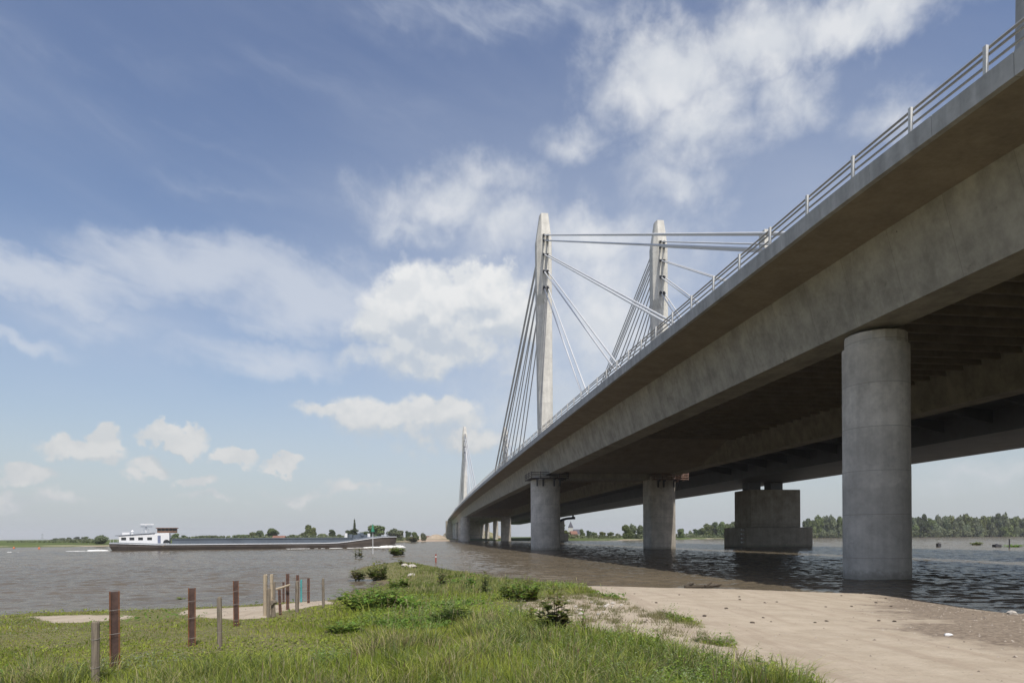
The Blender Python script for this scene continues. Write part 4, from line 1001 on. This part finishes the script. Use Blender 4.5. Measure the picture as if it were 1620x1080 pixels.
marker_box(1485, 864.5, 5.2, 5.5, 'small square dark block in the water just right of the near round pier'); marker_box(1577, 865, 9, 4.2, 'wider dark block in the water near the right edge, left of the thin post')
p = onz(1597, 866.5); mb = MB(); mb.tube((0, 0, -.5), (0, 0, at(1597, 852, p.y).z), .13, .12, 8); mb.tube((0, 0, at(1597, 852.6, p.y).z), (0, 0, at(1597, 852, p.y).z+.05), .15, .1, 8)
o = mb.build('water_post', M['steel'], smooth=True); o.location = (p.x, p.y, 0); tag(o, 'thin dark post in the water near the right edge of the picture', 'post')
for x, y, lab in ((62, 868, 'orange buoy near the far left shore, right of the other'), (22, 867.5, 'orange buoy near the far left shore, closest to the picture edge')):
    p = onz(x, y); mb = MB(); rr = .32
    mb.rings([[(rr*math.cos(t)*math.cos(6.283*i/12), rr*math.cos(t)*math.sin(6.283*i/12), .15+rr*1.2*math.sin(t)) for i in range(12)] for t in np.linspace(-1.4, 1.4, 7)])
    mb.tube((0, 0, .5), (0, 0, .75), .05, .05, 6); o = mb.build('buoy', M['orange'], smooth=True); o.location = (p.x, p.y, 0); tag(o, lab, 'buoy', 'orange buoys')

# ------------------------------------------------------------------ the old fence: steel and timber posts
M['wire'] = plain('old_wire', (.30,.28,.26), .5, .1)
FG = 'old fence posts on the river bank'
def post(x, top, base, w, kind, label, lean=0.0, bottom=None):
    b = onground(x, base); Y = b.y; hw = w*.92*Y/F/2
    t = at(x+lean, top, Y); zb = b.z-.15 if bottom is None else at(x, bottom, Y).z
    H = t.z-zb; dx = t.x-b.x
    e = empty('fence_post', (b.x, Y, zb), label, 'fence post', FG)
    def q(mb, nm, m, **kw): o = mb.build(nm, m, **kw); o.parent = e; return o
    if kind == 'H':
        e.rotation_euler.z = math.atan2(-b.x, Y); fl = hw*.30
        for sg in (-1, 1):
            mb = MB(); xa, xb = sorted((sg*hw, sg*(hw-fl)))
            mb.hexa([(xa, -hw*.7, 0), (xb, -hw*.7, 0), (xb, hw*.7, 0), (xa, hw*.7, 0), (xa+dx, -hw*.7, H), (xb+dx, -hw*.7, H), (xb+dx, hw*.7, H), (xa+dx, hw*.7, H)]); q(mb, 'flange', M['rust'])
        a = hw-fl-.001; mb = MB(); mb.hexa([(-a, -.012, 0), (a, -.012, 0), (a, .012, 0), (-a, .012, 0), (-a+dx, -.012, H-.004), (a+dx, -.012, H-.004), (a+dx, .012, H-.004), (-a+dx, .012, H-.004)]); q(mb, 'web', M['rustd'])
        for k in (.25, .55, .8):
            mb = MB(); mb.tube((dx*k-hw*1.02, -hw*.73, H*k), (dx*k+hw*1.02, -hw*.73, H*k+.012), .0022, .0022, 5); q(mb, 'wire_tie', M['wire'])
    else:
        r = random.Random(int(x*10)); rg = []; n = 10
        off = [1+r.uniform(-.10, .10) for _ in range(n)]
        for k in (0, .3, .6, .9, .985, 1.0):
            f = (1 if k < .99 else .82); rg.append([(dx*k+hw*f*off[i]*math.cos(6.283*i/n)+r.uniform(-.03, .03)*hw, hw*f*off[i]*math.sin(6.283*i/n), H*k+(.02*math.sin(i) if k > .95 else 0)) for i in range(n)])
        mb = MB(); mb.rings(rg); q(mb, 'stake', {'W': M['wood'], 'P': M['palewood'], 'T': M['turq']}[kind])
        for k in ((.45, .8) if kind != 'T' else (.7,)):
            mb = MB(); rr = hw*1.05; pts = [(dx*k+rr*math.cos(6.283*i/12), rr*math.sin(6.283*i/12), H*k+.01*math.sin(6.283*i/12)) for i in range(13)]
            for u, v in zip(pts, pts[1:]): mb.tube(u, v, .0022, .0022, 4, False)
            q(mb, 'wire_loop', M['wire'])
    return e, b, H
M['turq'] = plain('turquoise_plastic', (.08,.36,.36), .5, .2, 6)
P1 = post(151, 984, 1092, 13.5, 'W', 'short weathered wooden post at the bottom left, nearest to the viewer')
P2 = post(182, 935, 1066, 16, 'H', 'tallest and nearest rusty steel post beside the short wooden one', -1)
P3 = post(303.5, 929.5, 1022, 12, 'H', 'second rusty steel post from the left, standing alone on the grass')
P4 = post(348, 945, 1028, 8.6, 'W', 'grey-green wooden post between the second and third rusty steel posts', -1)
P5 = post(374, 918, 990, 9.2, 'H', 'third rusty steel post from the left beside the sandy beach', -1)
P6 = post(419.5, 909, 974, 7, 'P', 'left of the two tall pale wooden posts')
P7 = post(429.5, 908.5, 965, 6, 'P', 'right of the two tall pale wooden posts')
P8 = post(425, 931, 977, 6.4, 'W', 'shorter grey wooden post in front of the two pale ones')
P9 = post(444, 932, 972, 5, 'H', 'short leaning rusty steel post right of the pale posts', -2)
P10 = post(448.5, 920, 953, 3.6, 'H', 'thin rusty post behind, left of the tall rusty one in the cluster')
P11 = post(455, 907, 964, 5.6, 'H', 'tallest rusty steel post in the middle of the cluster')
P12 = post(470.8, 909, 955, 5, 'H', 'rusty steel post rising behind a grey wooden post in the cluster')
P13 = post(470, 919, 968, 6, 'W', 'grey wooden post in front of a rusty one, beside the turquoise strip')
P14 = post(476.5, 917, 952, 3.2, 'T', 'thin turquoise plastic post among the brown ones')
P15 = post(488, 914, 953.5, 4.6, 'H', 'slim rusty steel post right of the turquoise one')
P16 = post(512, 915, 962, 4.8, 'W', 'rightmost wooden post of the fence near the green bushes', -1)
P17 = post(434, 920, 952, 4, 'W', 'brown stub post just right of the pale pair')
mb = MB(); a = at(437, 931.5, P11[1].y-.15); b_ = at(459, 924.5, P11[1].y-.15); mb.tube(a, b_, .035, .03, 7); o = mb.build('fence_rail', M['palewood'], origin=tuple(a)); tag(o, 'pale wooden rail nailed slanting across the post cluster', 'rail')
mb = MB(); a = at(429, 953, P8[1].y); b_ = at(436, 952, P8[1].y+.2); mb.tube(a, b_, .06, .05, 8); mb.tube(at(432, 953, P8[1].y+.1), at(432.5, 975, P8[1].y+.1), .05, .06, 8); o = mb.build('broken_stake', M['wood'], origin=tuple(a)); tag(o, 'low broken wooden stake with a cross piece at the foot of the pale posts', 'stake')
def wire(ps, k, label):
    mb = MB(); r = random.Random(int(k*100))
    pts = [Vector((b.x, b.y-.05, b.z-.15+H*k)) for _, b, H in ps]
    for a, b_ in zip(pts, pts[1:]):
        pr = a
        for i in range(1, 9):
            t = i/8; c = a.lerp(b_, t); c.z -= .03*4*t*(1-t); mb.tube(pr, c, .0011, .0011, 4, False); pr = c
    o = mb.build('fence_wire', M['wire'], origin=tuple(pts[0])); tag(o, label, 'fence wire', 'wires of the old fence')
wire([P2, P3, P5, P7], .8, 'topmost thin wire strung between the rusty steel posts'); wire([P2, P3, P5, P7], .55, 'middle thin wire strung between the rusty steel posts'); wire([P2, P3, P5, P7], .28, 'lowest thin wire strung between the rusty steel posts')

# ------------------------------------------------------------------ grass (uncountable) on the near bank
def scatter(n, ymin, ymax, power, min_g=.5):
    u = rng.random(n*3); Y = (ymin**(1-power)+u*(ymax**(1-power)-ymin**(1-power)))**(1/(1-power))
    X = (rng.random(n*3)*2-1)*(.80*Y+2.5)
    h, d = ground_h(X, Y); s, g_, m_, r_ = masks(X, Y, d)
    pr = g_*(d > .12)
    nn = smooth_noise(X, Y, 21, 2.5)
    pr = pr*np.clip(.75+.5*nn, .18, 1)
    # close-cropped flat on the left beside the water
    k = rng.random(n*3) < pr*(g_ > min_g)
    return X[k][:n], Y[k][:n], h[k][:n], d[k][:n]
def blades(name, n, hmin, hmax, w0, ymin, ymax, power, cols, label, lean=.55, tall=None, wexp=.75):
    X, Y, Z, D = scatter(n, ymin, ymax, power); n = len(X)
    sc = (Y/8)**wexp
    clump = smooth_noise(X, Y, 31, 1.1); c2 = smooth_noise(X, Y, 32, 3.2)
    H = (hmin+(hmax-hmin)*rng.random(n)**1.6)*np.clip(.85+.55*clump+.3*c2, .25, 1.9)
    left = np.clip((-X-.12*Y-1.6)/2, 0, 1); flat = left*np.clip((Y-8.5)/3, 0, 1)           # grazed strip along the left shore
    H = H*(1-.72*flat)*np.clip(.8+.9*np.clip(smooth_noise(X, Y, 33, .55), -.6, 1), .45, 1.8)
    H = H*np.clip(.35+D/4, .35, 1)
    W = w0*sc*(.6+.8*rng.random(n))
    a = rng.random(n)*6.283; la = rng.random(n)*6.283; L = H*lean*rng.random(n)
    ca, sa = np.cos(a)*W, np.sin(a)*W; lx, ly = np.cos(la)*L, np.sin(la)*L
    P0 = np.stack([X-ca, Y-sa, Z-.02], 1); P1_ = np.stack([X+ca, Y+sa, Z-.02], 1)
    M0 = np.stack([X-ca*.8+lx*.35, Y-sa*.8+ly*.35, Z+H*.6], 1); M1 = np.stack([X+ca*.8+lx*.35, Y+sa*.8+ly*.35, Z+H*.6], 1)
    Tp = np.stack([X+lx, Y+ly, Z+H*(1-.25*(L/H))], 1)
    V = np.stack([P0, P1_, M1, M0, Tp], 1).reshape(-1, 3)
    base = np.arange(n)*5
    Fl = np.stack([base, base+1, base+2, base+3, base+3, base+2, base+4], 1).ravel()
    lt = np.tile([4, 3], n)
    f = np.clip(.45+.6*smooth_noise(X, Y, 41, .9)+.4*c2+.5*(rng.random(n)-.5), 0, 1)[:, None]
    c = np.array(cols[0])*(1-f)+np.array(cols[1])*f
    dry = (rng.random(n) < (.07+.24*flat+.22*np.clip(smooth_noise(X, Y, 43, .9), 0, 1)))[:, None]
    c = np.where(dry, np.array([.33, .28, .14])*(.8+.4*rng.random(n))[:, None], c)
    c = c*(.8+.4*rng.random(n))[:, None]
    o = np_mesh(name, V, Fl, lt, M['grass'], {'col': np.repeat(c, 5, 0)})
    tag(o, label, None, None, 'stuff'); return o
blades('meadow_grass', 210000, .04, .19, .0052, 4.5, 30, 1.6, [(.17,.235,.026), (.40,.455,.08)], 'green meadow grass covering the near bank')
blades('spit_grass', 60000, .05, .30, .007, 24, 71, 1.1, [(.15,.185,.045), (.28,.28,.10)], 'rough grass on the spit reaching into the river', .5)
blades('tall_grass', 12000, .12, .34, .003, 4.5, 24, 1.6, [(.15,.205,.05), (.30,.33,.12)], 'taller seed grass standing above the meadow', .8)
# broad-leaved ground cover: clover, nettles and silverweed in patches
def cover(name, n, size, zmax, cols, seed, thr, ymin, ymax, label, power=1.5, f=.8):
    X, Y, Z, D = scatter(n*3, ymin, ymax, power); k = smooth_noise(X, Y, seed, f) > thr; X, Y, Z, D = X[k][:n], Y[k][:n], Z[k][:n], D[k][:n]; n = len(X)
    left = np.clip((-X-.12*Y-1.6)/2, 0, 1)*np.clip((Y-8.5)/3, 0, 1); keep = rng.random(n) > left*.85; X, Y, Z = X[keep], Y[keep], Z[keep]; n = len(X)
    up = zmax*rng.random(n)*np.clip(smooth_noise(X, Y, seed, f)-thr+.3, .2, 1)
    C = np.stack([X, Y, Z+.02+up], 1); s = (size*(Y/8)**.6*(.6+.8*rng.random(n)))[:, None]
    nm = rng.normal(size=(n, 3))*.55+np.array([0, -.15, 1.0]); nm /= np.linalg.norm(nm, axis=1)[:, None]
    t = np.cross(nm, rng.normal(size=(n, 3))); t /= np.linalg.norm(t, axis=1)[:, None]; b = np.cross(nm, t)
    V = np.stack([C-t*s, C-t*s*.2-b*s*.5, C+t*s*.5-b*s*.3, C+t*s*1.1, C+t*s*.4+b*s*.35, C-t*s*.3+b*s*.5], 1).reshape(-1, 3)
    ff = rng.random(n)[:, None]; c = (np.array(cols[0])*(1-ff)+np.array(cols[1])*ff)*(.75+.5*rng.random(n))[:, None]
    o = np_mesh(name, V, np.arange(6*n), np.full(n, 6), M['grass'], {'col': np.repeat(c, 6, 0)}); tag(o, label, None, None, 'stuff')
cover('clover_patches', 60000, .018, .12, [(.17,.25,.03), (.36,.43,.075)], 51, .0, 4.5, 30, 'patches of small bright leaves in the grass')
cover('silverweed_patches', 26000, .015, .14, [(.20,.25,.13), (.34,.38,.22)], 52, .30, 4.5, 30, 'grey-green silvery leaf patches in the grass')
cover('nettle_patches', 26000, .028, .30, [(.09,.165,.025), (.17,.26,.045)], 53, .62, 6, 40, 'dark nettle patches between the grass', 1.4, .5)
def tufts(n):
    X0, Y0, Z0, D0 = scatter(n*3, 4.8, 40, 1.35, .9); k = (smooth_noise(X0, Y0, 81, .9) > .1) & ~((-X0-.12*Y0 > 1.6) & (Y0 > 9)); X0, Y0 = X0[k][:n], Y0[k][:n]; n = len(X0); m = 44
    big = np.repeat(.6+.8*rng.random(n), m); X = np.repeat(X0, m)+rng.normal(size=n*m)*.10*big; Y = np.repeat(Y0, m)+rng.normal(size=n*m)*.10*big; Z = ground_h(X, Y)[0]; N = n*m
    H = (.12+.22*rng.random(N))*big; a = rng.random(N)*6.283; W = .0042*(Y/8)**.7; lx, ly = (X-np.repeat(X0, m))*1.3+rng.normal(size=N)*H*.25, (Y-np.repeat(Y0, m))*1.3+rng.normal(size=N)*H*.25; ca, sa = np.cos(a)*W, np.sin(a)*W
    V = np.stack([np.stack([X-ca, Y-sa, Z-.01], 1), np.stack([X+ca, Y+sa, Z-.01], 1), np.stack([X+ca*.8+lx*.4, Y+sa*.8+ly*.4, Z+H*.65], 1), np.stack([X-ca*.8+lx*.4, Y-sa*.8+ly*.4, Z+H*.65], 1), np.stack([X+lx, Y+ly, Z+H*.9], 1)], 1).reshape(-1, 3)
    b = np.arange(N)*5; Fl = np.stack([b, b+1, b+2, b+3, b+3, b+2, b+4], 1).ravel()
    pal = np.array([[.15,.215,.03],[.27,.34,.05],[.36,.40,.09],[.20,.25,.10],[.40,.36,.18]]); c = np.repeat(pal[rng.integers(0, 5, n)], m, 0)*(.7+.6*rng.random(N))[:, None]
    o = np_mesh('grass_tufts', V, Fl, np.tile([4, 3], N), M['grass'], {'col': np.repeat(c, 5, 0)}); tag(o, 'ragged taller grass tufts over the bank', None, None, 'stuff')
tufts(1500)
def stalks(n):
    X, Y, Z, D = scatter(n*2, 4.5, 40, 1.3, .85); k = (smooth_noise(X, Y, 61, .7) > .1) & ~((-X-.12*Y > 1.6) & (Y > 8.5)); X, Y, Z = X[k][:n], Y[k][:n], Z[k][:n]; n = len(X)
    H = .14+.28*rng.random(n)**1.6; a = rng.random(n)*6.283; W = .0022*(Y/8)**.7; lx, ly = rng.normal(size=n)*H*.22, rng.normal(size=n)*H*.22; ca, sa = np.cos(a)*W, np.sin(a)*W
    V = np.stack([np.stack([X-ca, Y-sa, Z], 1), np.stack([X+ca, Y+sa, Z], 1), np.stack([X+lx+ca, Y+ly+sa, Z+H*.82], 1), np.stack([X+lx-ca, Y+ly-sa, Z+H*.82], 1),
        np.stack([X+lx-ca*3.2, Y+ly-sa*3.2, Z+H*.88], 1), np.stack([X+lx+ca*3.2, Y+ly+sa*3.2, Z+H*.88], 1), np.stack([X+lx*1.15, Y+ly*1.15, Z+H*1.08], 1)], 1).reshape(-1, 3)
    b = np.arange(n)*7; Fl = np.stack([b, b+1, b+2, b+3, b+3, b+2, b+5, b+6, b+4], 1).ravel()
    f = rng.random(n)[:, None]; c = np.where(f < .45, np.array([.36,.31,.18]), np.where(f < .8, np.array([.22,.26,.09]), np.array([.20,.14,.09])))*(.7+.5*rng.random(n))[:, None]
    o = np_mesh('seed_stalks', V, Fl, np.tile([4, 5], n), M['grass'], {'col': np.repeat(c, 7, 0)}); tag(o, 'dry stalks and seed heads standing in the grass', None, None, 'stuff')
stalks(6000)
def herbs(n):
    X, Y, Z, D = scatter(n*3, 4.8, 34, 1.5); k = (smooth_noise(X, Y, 71, .8) > .05) & ~((-X-.12*Y > 1.6) & (Y > 8.5)); X, Y, Z = X[k][:n], Y[k][:n], Z[k][:n]; n = len(X); m = 9
    Hh = .08+.22*rng.random(n); Vs = []; Cs = []
    base = np.array([[.17,.235,.035],[.28,.36,.06],[.25,.29,.14],[.13,.18,.045]])[rng.integers(0, 4, n)]
    for i in range(m):
        an = i*2.4+rng.random(n)*.8; t = (i+.6)/m; C = np.stack([X, Y, Z+Hh*t], 1); s = (.055*(1.1-.6*t)*(.6+.8*rng.random(n))*(Y/8)**.35)[:, None]
        d = np.stack([np.cos(an), np.sin(an), .45-.5*t*0+rng.normal(size=n)*.2], 1); d /= np.linalg.norm(d, axis=1)[:, None]; sd = np.stack([-np.sin(an), np.cos(an), an*0], 1)
        Vs.append(np.stack([C, C+d*s*.5+sd*s*.33, C+d*s*1.3-np.array([0, 0, 1])*s*.25, C+d*s*.5-sd*s*.33], 1)); Cs.append(base*(.75+.5*rng.random(n))[:, None])
    V = np.concatenate(Vs, 1).reshape(-1, 3); c = np.repeat(np.stack(Cs, 1).reshape(-1, 3), 4, 0); N = n*m
    o = np_mesh('leafy_herbs', V, np.arange(4*N), np.full(N, 4), M['grass'], {'col': c}); tag(o, 'small leafy herbs growing through the grass', None, None, 'stuff')
herbs(7000)
# sparse tufts on the sandy margins
def margin_tufts(n):
    X0 = rng.uniform(-1, 8, n*8); Y0 = rng.uniform(7, 36, n*8); h, d = ground_h(X0, Y0); s, g_, m_, r_ = masks(X0, Y0, d)
    w = (s > .25)*(r_ < .25)*(d > .3); k = w & (rng.random(n*8) < .9); X0, Y0, h = X0[k][:n], Y0[k][:n], h[k][:n]; n = len(X0); m = 26
    X = np.repeat(X0, m)+rng.normal(size=n*m)*.07; Y = np.repeat(Y0, m)+rng.normal(size=n*m)*.07; Z = np.repeat(h, m); H = (.03+.11*rng.random(n*m))*np.repeat(.5+rng.random(n), m)
    a = rng.random(n*m)*6.283; W = .004*(Y/8)**.7; lx, ly = rng.normal(size=n*m)*H*.6, rng.normal(size=n*m)*H*.6
    V = np.stack([np.stack([X-np.cos(a)*W, Y-np.sin(a)*W, Z-.01], 1), np.stack([X+np.cos(a)*W, Y+np.sin(a)*W, Z-.01], 1), np.stack([X+lx, Y+ly, Z+H], 1)], 1).reshape(-1, 3)
    f = np.repeat(rng.random(n), m)[:, None]; c = np.array([.17,.21,.065])*(1-f)+np.array([.34,.31,.16])*f
    o = np_mesh('margin_tufts', V, np.arange(3*n*m), np.full(n*m, 3), M['grass'], {'col': np.repeat(c, 3, 0)}); tag(o, 'sparse dry tufts along the sandy track edge', None, None, 'stuff')
margin_tufts(380)
# pebbles and clods on the sand (uncountable)
def pebbles(n):
    X = rng.uniform(-8, 24, n*4); Y = rng.uniform(7, 42, n*4); h, d = ground_h(X, Y); s, g_, m_, r_ = masks(X, Y, d)
    k = (s > .4)*(d > .05)*(rng.random(n*4) < np.clip(.12+.8*m_+.5*(r_ < .5)+.5*(d < .8), 0, 1)); X, Y, h = X[k][:n], Y[k][:n], h[k][:n]; n = len(X)
    r = .008+.03*rng.random(n)**4; ax = rng.random(n)*6.28
    oc = np.array([(1,0,0),(0,1,0),(-1,0,0),(0,-1,0),(0,0,.7)], float); V = []
    for i in range(5):
        q = oc[i]*np.ones((n, 3))*(r*(.7+.6*rng.random(n)))[:, None]; x_ = q[:, 0]*np.cos(ax)-q[:, 1]*np.sin(ax)*.7; y_ = q[:, 0]*np.sin(ax)+q[:, 1]*np.cos(ax)*.7
        V.append(np.stack([X+x_, Y+y_, h+q[:, 2]-.002], 1))
    V = np.stack(V, 1).reshape(-1, 3); b = np.arange(n)*5
    Fl = np.stack([b, b+1, b+4, b+1, b+2, b+4, b+2, b+3, b+4, b+3, b, b+4], 1).ravel()
    f = rng.random(n)[:, None]; c = np.array([.12,.095,.07])*(1-f)+np.array([.46,.40,.33])*f
    m, g, bs = newmat('pebble_stone'); a_ = g.n('ShaderNodeAttribute', attribute_name='col'); g.l(a_.outputs['Color'], bs.inputs['Base Color']); set_in(bs, 'Roughness', .9)
    o = np_mesh('pebbles', V, Fl, np.full(4*n, 3), m, {'col': np.repeat(c, 5, 0)}); tag(o, 'pebbles and clods scattered over the sand', None, None, 'stuff')
pebbles(9000)

# ------------------------------------------------------------------ single plants
def plant(p, h, spread, stems, leaves, lsize, cols, label, group, seed, name='weed_plant', cat='plant', droop=.3, stemcol='stem', slim=.32):
    r = np.random.default_rng(seed); e = empty(name, tuple(p), label, cat, group)
    mb = MB(); V = []; C = []
    for k in range(stems):
        a = r.random()*6.283; q = spread*math.sqrt(r.random()); top = Vector((math.cos(a)*q, math.sin(a)*q, h*(.65+.4*r.random())*(1-.35*q/max(spread, .01))))
        foot = Vector((math.cos(a)*q*.35, math.sin(a)*q*.35, -.05)); mid = foot.lerp(top, .5)+Vector((r.normal()*.02, r.normal()*.02, 0))
        mb.tube(foot, mid, .006*(h/.5)**.5, .005*(h/.5)**.5, 5); mb.tube(mid, top, .005*(h/.5)**.5, .002, 5)
        for i in range(leaves):
            t = .12+.9*i/leaves; c = foot.lerp(mid, t*2) if t < .5 else mid.lerp(top, min(1, t*2-1)); an = i*2.4+r.random()
            s = lsize*(.6+.7*r.random())*(1.15-.55*t); d = Vector((math.cos(an), math.sin(an), .55-.9*t*droop+r.normal()*.2)).normalized(); sd = d.cross(Vector((0, 0, 1))).normalized(); up = sd.cross(d)
            b = c; pts = [b, b+d*s*.35+sd*s*slim+up*s*.06, b+d*s*.75+sd*s*slim*.7-up*s*.02, b+d*s*1.1-up*s*droop*.6, b+d*s*.75-sd*s*slim*.7-up*s*.02, b+d*s*.35-sd*s*slim+up*s*.06]
            V += [tuple(q_) for q_ in pts]; f = r.random(); cc = [(cols[0][j]*(1-f)+cols[1][j]*f)*(.8+.4*r.random()) for j in range(3)]; C += [cc]*6
    o = mb.build('stem', M[stemcol]); o.parent = e
    n = len(V)//6; o = np_mesh('leaves', np.array(V), np.arange(6*n), np.full(n, 6), M['grass'], {'col': np.array(C)}, e)
    return e
M['stem'] = plain('green_stem', (.09,.11,.04), .7); M['redstem'] = plain('reddish_stem', (.13,.07,.045), .7)
DOCK = [(.14,.20,.045), (.26,.30,.08)]; BRI = [(.16,.25,.035), (.22,.31,.05)]; NET = [(.15,.24,.04), (.28,.38,.08)]; WIL = [(.14,.165,.065), (.23,.245,.10)]
GP = 'weeds on the near bank'
def ground_plant(x, base, top, wpx, *a, **k):
    p = onground(x, base); d = p.y/F; return plant(p, (base-top)*d*1.3, wpx*d*.55, *a, **k)
ground_plant(878, 1008, 936, 46, 10, 18, .21, DOCK, 'tall dark dock plant standing in front of the bare sandy patch', GP, 1, stemcol='redstem')
ground_plant(845, 994, 958, 28, 5, 10, .16, DOCK, 'smaller dock plant left of the tall one', GP, 2, stemcol='redstem')
ground_plant(918, 1003, 968, 30, 5, 7, .18, DOCK, 'sparse curling dock plant right of the tall one', GP, 3, stemcol='redstem', slim=.2)
ground_plant(926, 1003, 991, 18, 4, 5, .13, BRI, 'bright yellow-green leafy plant at the edge of the sand', GP, 4, droop=.2, slim=.45)
ground_plant(810, 1030, 1016, 22, 4, 5, .14, BRI, 'bright yellow-green rosette in the middle of the grass', GP, 5, droop=.2, slim=.45)
ground_plant(836, 950, 916, 62, 30, 10, .20, NET, 'dark leafy bush at the edge of the grass in front of the brown water', GP, 6, 'weed_bush', 'bush', stemcol='redstem')
ground_plant(803, 948, 922, 34, 16, 9, .20, NET, 'leafy bush left of the dark bush by the brown water', GP, 7, 'weed_bush', 'bush')
ground_plant(592, 966, 928, 120, 80, 10, .21, NET, 'broad bright nettle bush behind the fence end', GP, 8, 'weed_bush', 'bush')
ground_plant(640, 966, 942, 60, 30, 9, .19, NET, 'low nettle bush right of the broad one', GP, 9, 'weed_bush', 'bush')
ground_plant(598, 917, 890, 44, 34, 8, .36, DOCK, 'dark rounded bush on the left side of the grass spit', GP, 10, 'weed_bush', 'bush')
ground_plant(565, 918, 900, 30, 20, 8, .40, WIL, 'pale straggly bush at the tip of the spit beside the water', GP, 11, 'weed_bush', 'bush')
ground_plant(632, 934, 914, 40, 22, 8, .32, NET, 'green bush in the middle of the grass spit', GP, 12, 'weed_bush', 'bush')
ground_plant(636, 893, 883, 12, 5, 7, .35, WIL, 'small sprig at the far end of the spit', GP, 13)
ground_plant(745, 935, 902, 22, 8, 8, .22, NET, 'upright weeds in the middle of the grass edge', GP, 14)
ground_plant(767, 938, 900, 22, 8, 8, .22, WIL, 'tall thin weeds left of the leafy bushes', GP, 15)
ground_plant(700, 925, 896, 18, 6, 8, .28, WIL, 'thin pale weeds at the far edge of the grass below the marker post', GP, 16)
ground_plant(1215, 1085, 1040, 70, 8, 7, .13, DOCK, 'long-leaved weed at the bottom edge beside the sandy track', GP, 17, droop=.5, slim=.2)
ground_plant(715, 988, 962, 50, 60, 6, .26, [(.05,.10,.02), (.09,.14,.03)], 'dense dark tuft of long grass in the middle of the bank', GP, 18, 'grass_tuft', 'grass tuft', slim=.06)
ground_plant(545, 1000, 984, 60, 34, 7, .13, NET, 'low leafy clump in front of the nettle bush', GP, 19)
def water_plant(x, base, top, wpx, *a, **k):
    p = onz(x, base, -.02); d = p.y/F; return plant(p, (base-top)*d*1.05, wpx*d*.5, *a, **k)
GWp = 'plants growing out of the river'
water_plant(563, 883, 865, 5, 3, 9, .45, WIL, 'left sprig of the pair growing out of the water', GWp, 31)
water_plant(570, 883, 863, 9, 5, 9, .5, WIL, 'right fuller sprig of the pair growing out of the water', GWp, 32)
water_plant(628, 879, 862, 30, 60, 9, .6, DOCK, 'round dark bush growing out of the water below the barge bow', GWp, 33, 'weed_bush', 'bush')
water_plant(285, 949, 943, 13, 8, 7, .15, NET, 'small floating green weed clump in the river behind the rusty posts', GWp, 34)
water_plant(654, 858, 845, 20, 40, 8, 1.6, WIL, 'bush standing in the water by the far sand bank right of the bow', GWp, 35, 'weed_bush', 'bush')
water_plant(1545, 862, 855, 24, 26, 6, .7, WIL, 'pale low bush in the flooded right side between the blocks', GWp, 36, 'weed_bush', 'bush')
water_plant(1602, 865, 860, 40, 30, 6, .5, BRI, 'yellowish reeds in the water at the right edge', GWp, 37, 'reed_clump', 'reeds')

# ------------------------------------------------------------------ loose things on the ground
def rock(p, r, mat, label, group, name='stone', cat='stone', seed=0, flat=.6):
    q = random.Random(seed); mb = MB(); n = 9; rg = []
    for t in (-1.2, -.5, .2, .8, 1.3): rg.append([(r*math.cos(t)*math.cos(6.283*i/n)*q.uniform(.75, 1.2), r*math.cos(t)*math.sin(6.283*i/n)*q.uniform(.75, 1.2), r*flat*math.sin(t)*q.uniform(.85, 1.1)+r*flat*.5) for i in range(n)])
    mb.rings(rg); o = mb.build(name, mat); o.location = p; o.rotation_euler = (0, 0, q.random()*6); return tag(o, label, cat, group)
M['stone'] = plain('pale_stone', (.52,.48,.42), .9, .12, 8); M['clod'] = plain('dark_clod', (.09,.07,.05), .95, .2, 8)
r_ = random.Random(5)
for i in range(22):
    rock(onground(r_.gauss(930, 26), r_.gauss(959, 6)), r_.uniform(.025, .075), M['stone'], 'pale stone in the scatter of stones on the bare patch beside the grass', 'pale stones on the bare patch', seed=i)
rock(onground(640, 896), .30, M['stone'], 'pale stone on the spit, left of two', 'pale stones on the spit', seed=40); rock(onground(652, 898), .34, M['stone'], 'pale stone on the spit, right of two', 'pale stones on the spit', seed=41)
rock(onground(651, 912), .26, M['stone'], 'single pale stone nearer on the grass of the spit', None, seed=42)
rock(onground(1500, 1005), .075, M['white'], 'white scrap of litter on the sandy track', None, 'litter', 'litter', 43, .4)
rock(onground(1601, 971), .13, M['stone'], 'pale lump of debris by the water at the right edge', None, 'litter', 'litter', 44, .5)
for i in range(26):
    rock(onground(r_.uniform(1000, 1420), r_.uniform(937, 985)), r_.uniform(.03, .055), M['clod'], 'small dark clod lying on the sandy track', 'dark clods on the track', 'clod', 'clod', 60+i, .45)
p = onground(1112, 930); mb = MB()
for a, b_, r0 in (((-.95, 0, .07), (.9, .1, .10), .09), ((-.8, .12, .12), (-.5, -.05, .26), .08), ((.1, 0, .1), (.5, .18, .28), .07), ((.4, 0, .1), (.95, -.1, .2), .06)): mb.tube(a, b_, r0, r0*.6, 8)
o = mb.build('driftwood', M['clod'], smooth=True); o.location = p; tag(o, 'dark driftwood lying at the water edge of the track', 'driftwood')
# ------------------------------------------------------------------ thin river haze
mb = MB(); mb.box(-6900, -700, -4, 6900, 6950, 82); o = mb.build('haze', bpy.data.materials.new('haze')); tag(o, 'thin pale haze over the river', None, None, 'stuff')
hm = o.data.materials[0]; hm.use_nodes = True; g = NT(hm.node_tree); pv = g.n('ShaderNodeVolumePrincipled'); pv.inputs['Color'].default_value = (.97,.98,1,1); pv.inputs['Density'].default_value = HAZE; pv.inputs['Anisotropy'].default_value = 0.0
oo = g.n('ShaderNodeOutputMaterial'); g.l(pv.outputs[0], oo.inputs['Volume']); hm.cycles.homogeneous_volume = True
SC.cycles.volume_bounces = 0
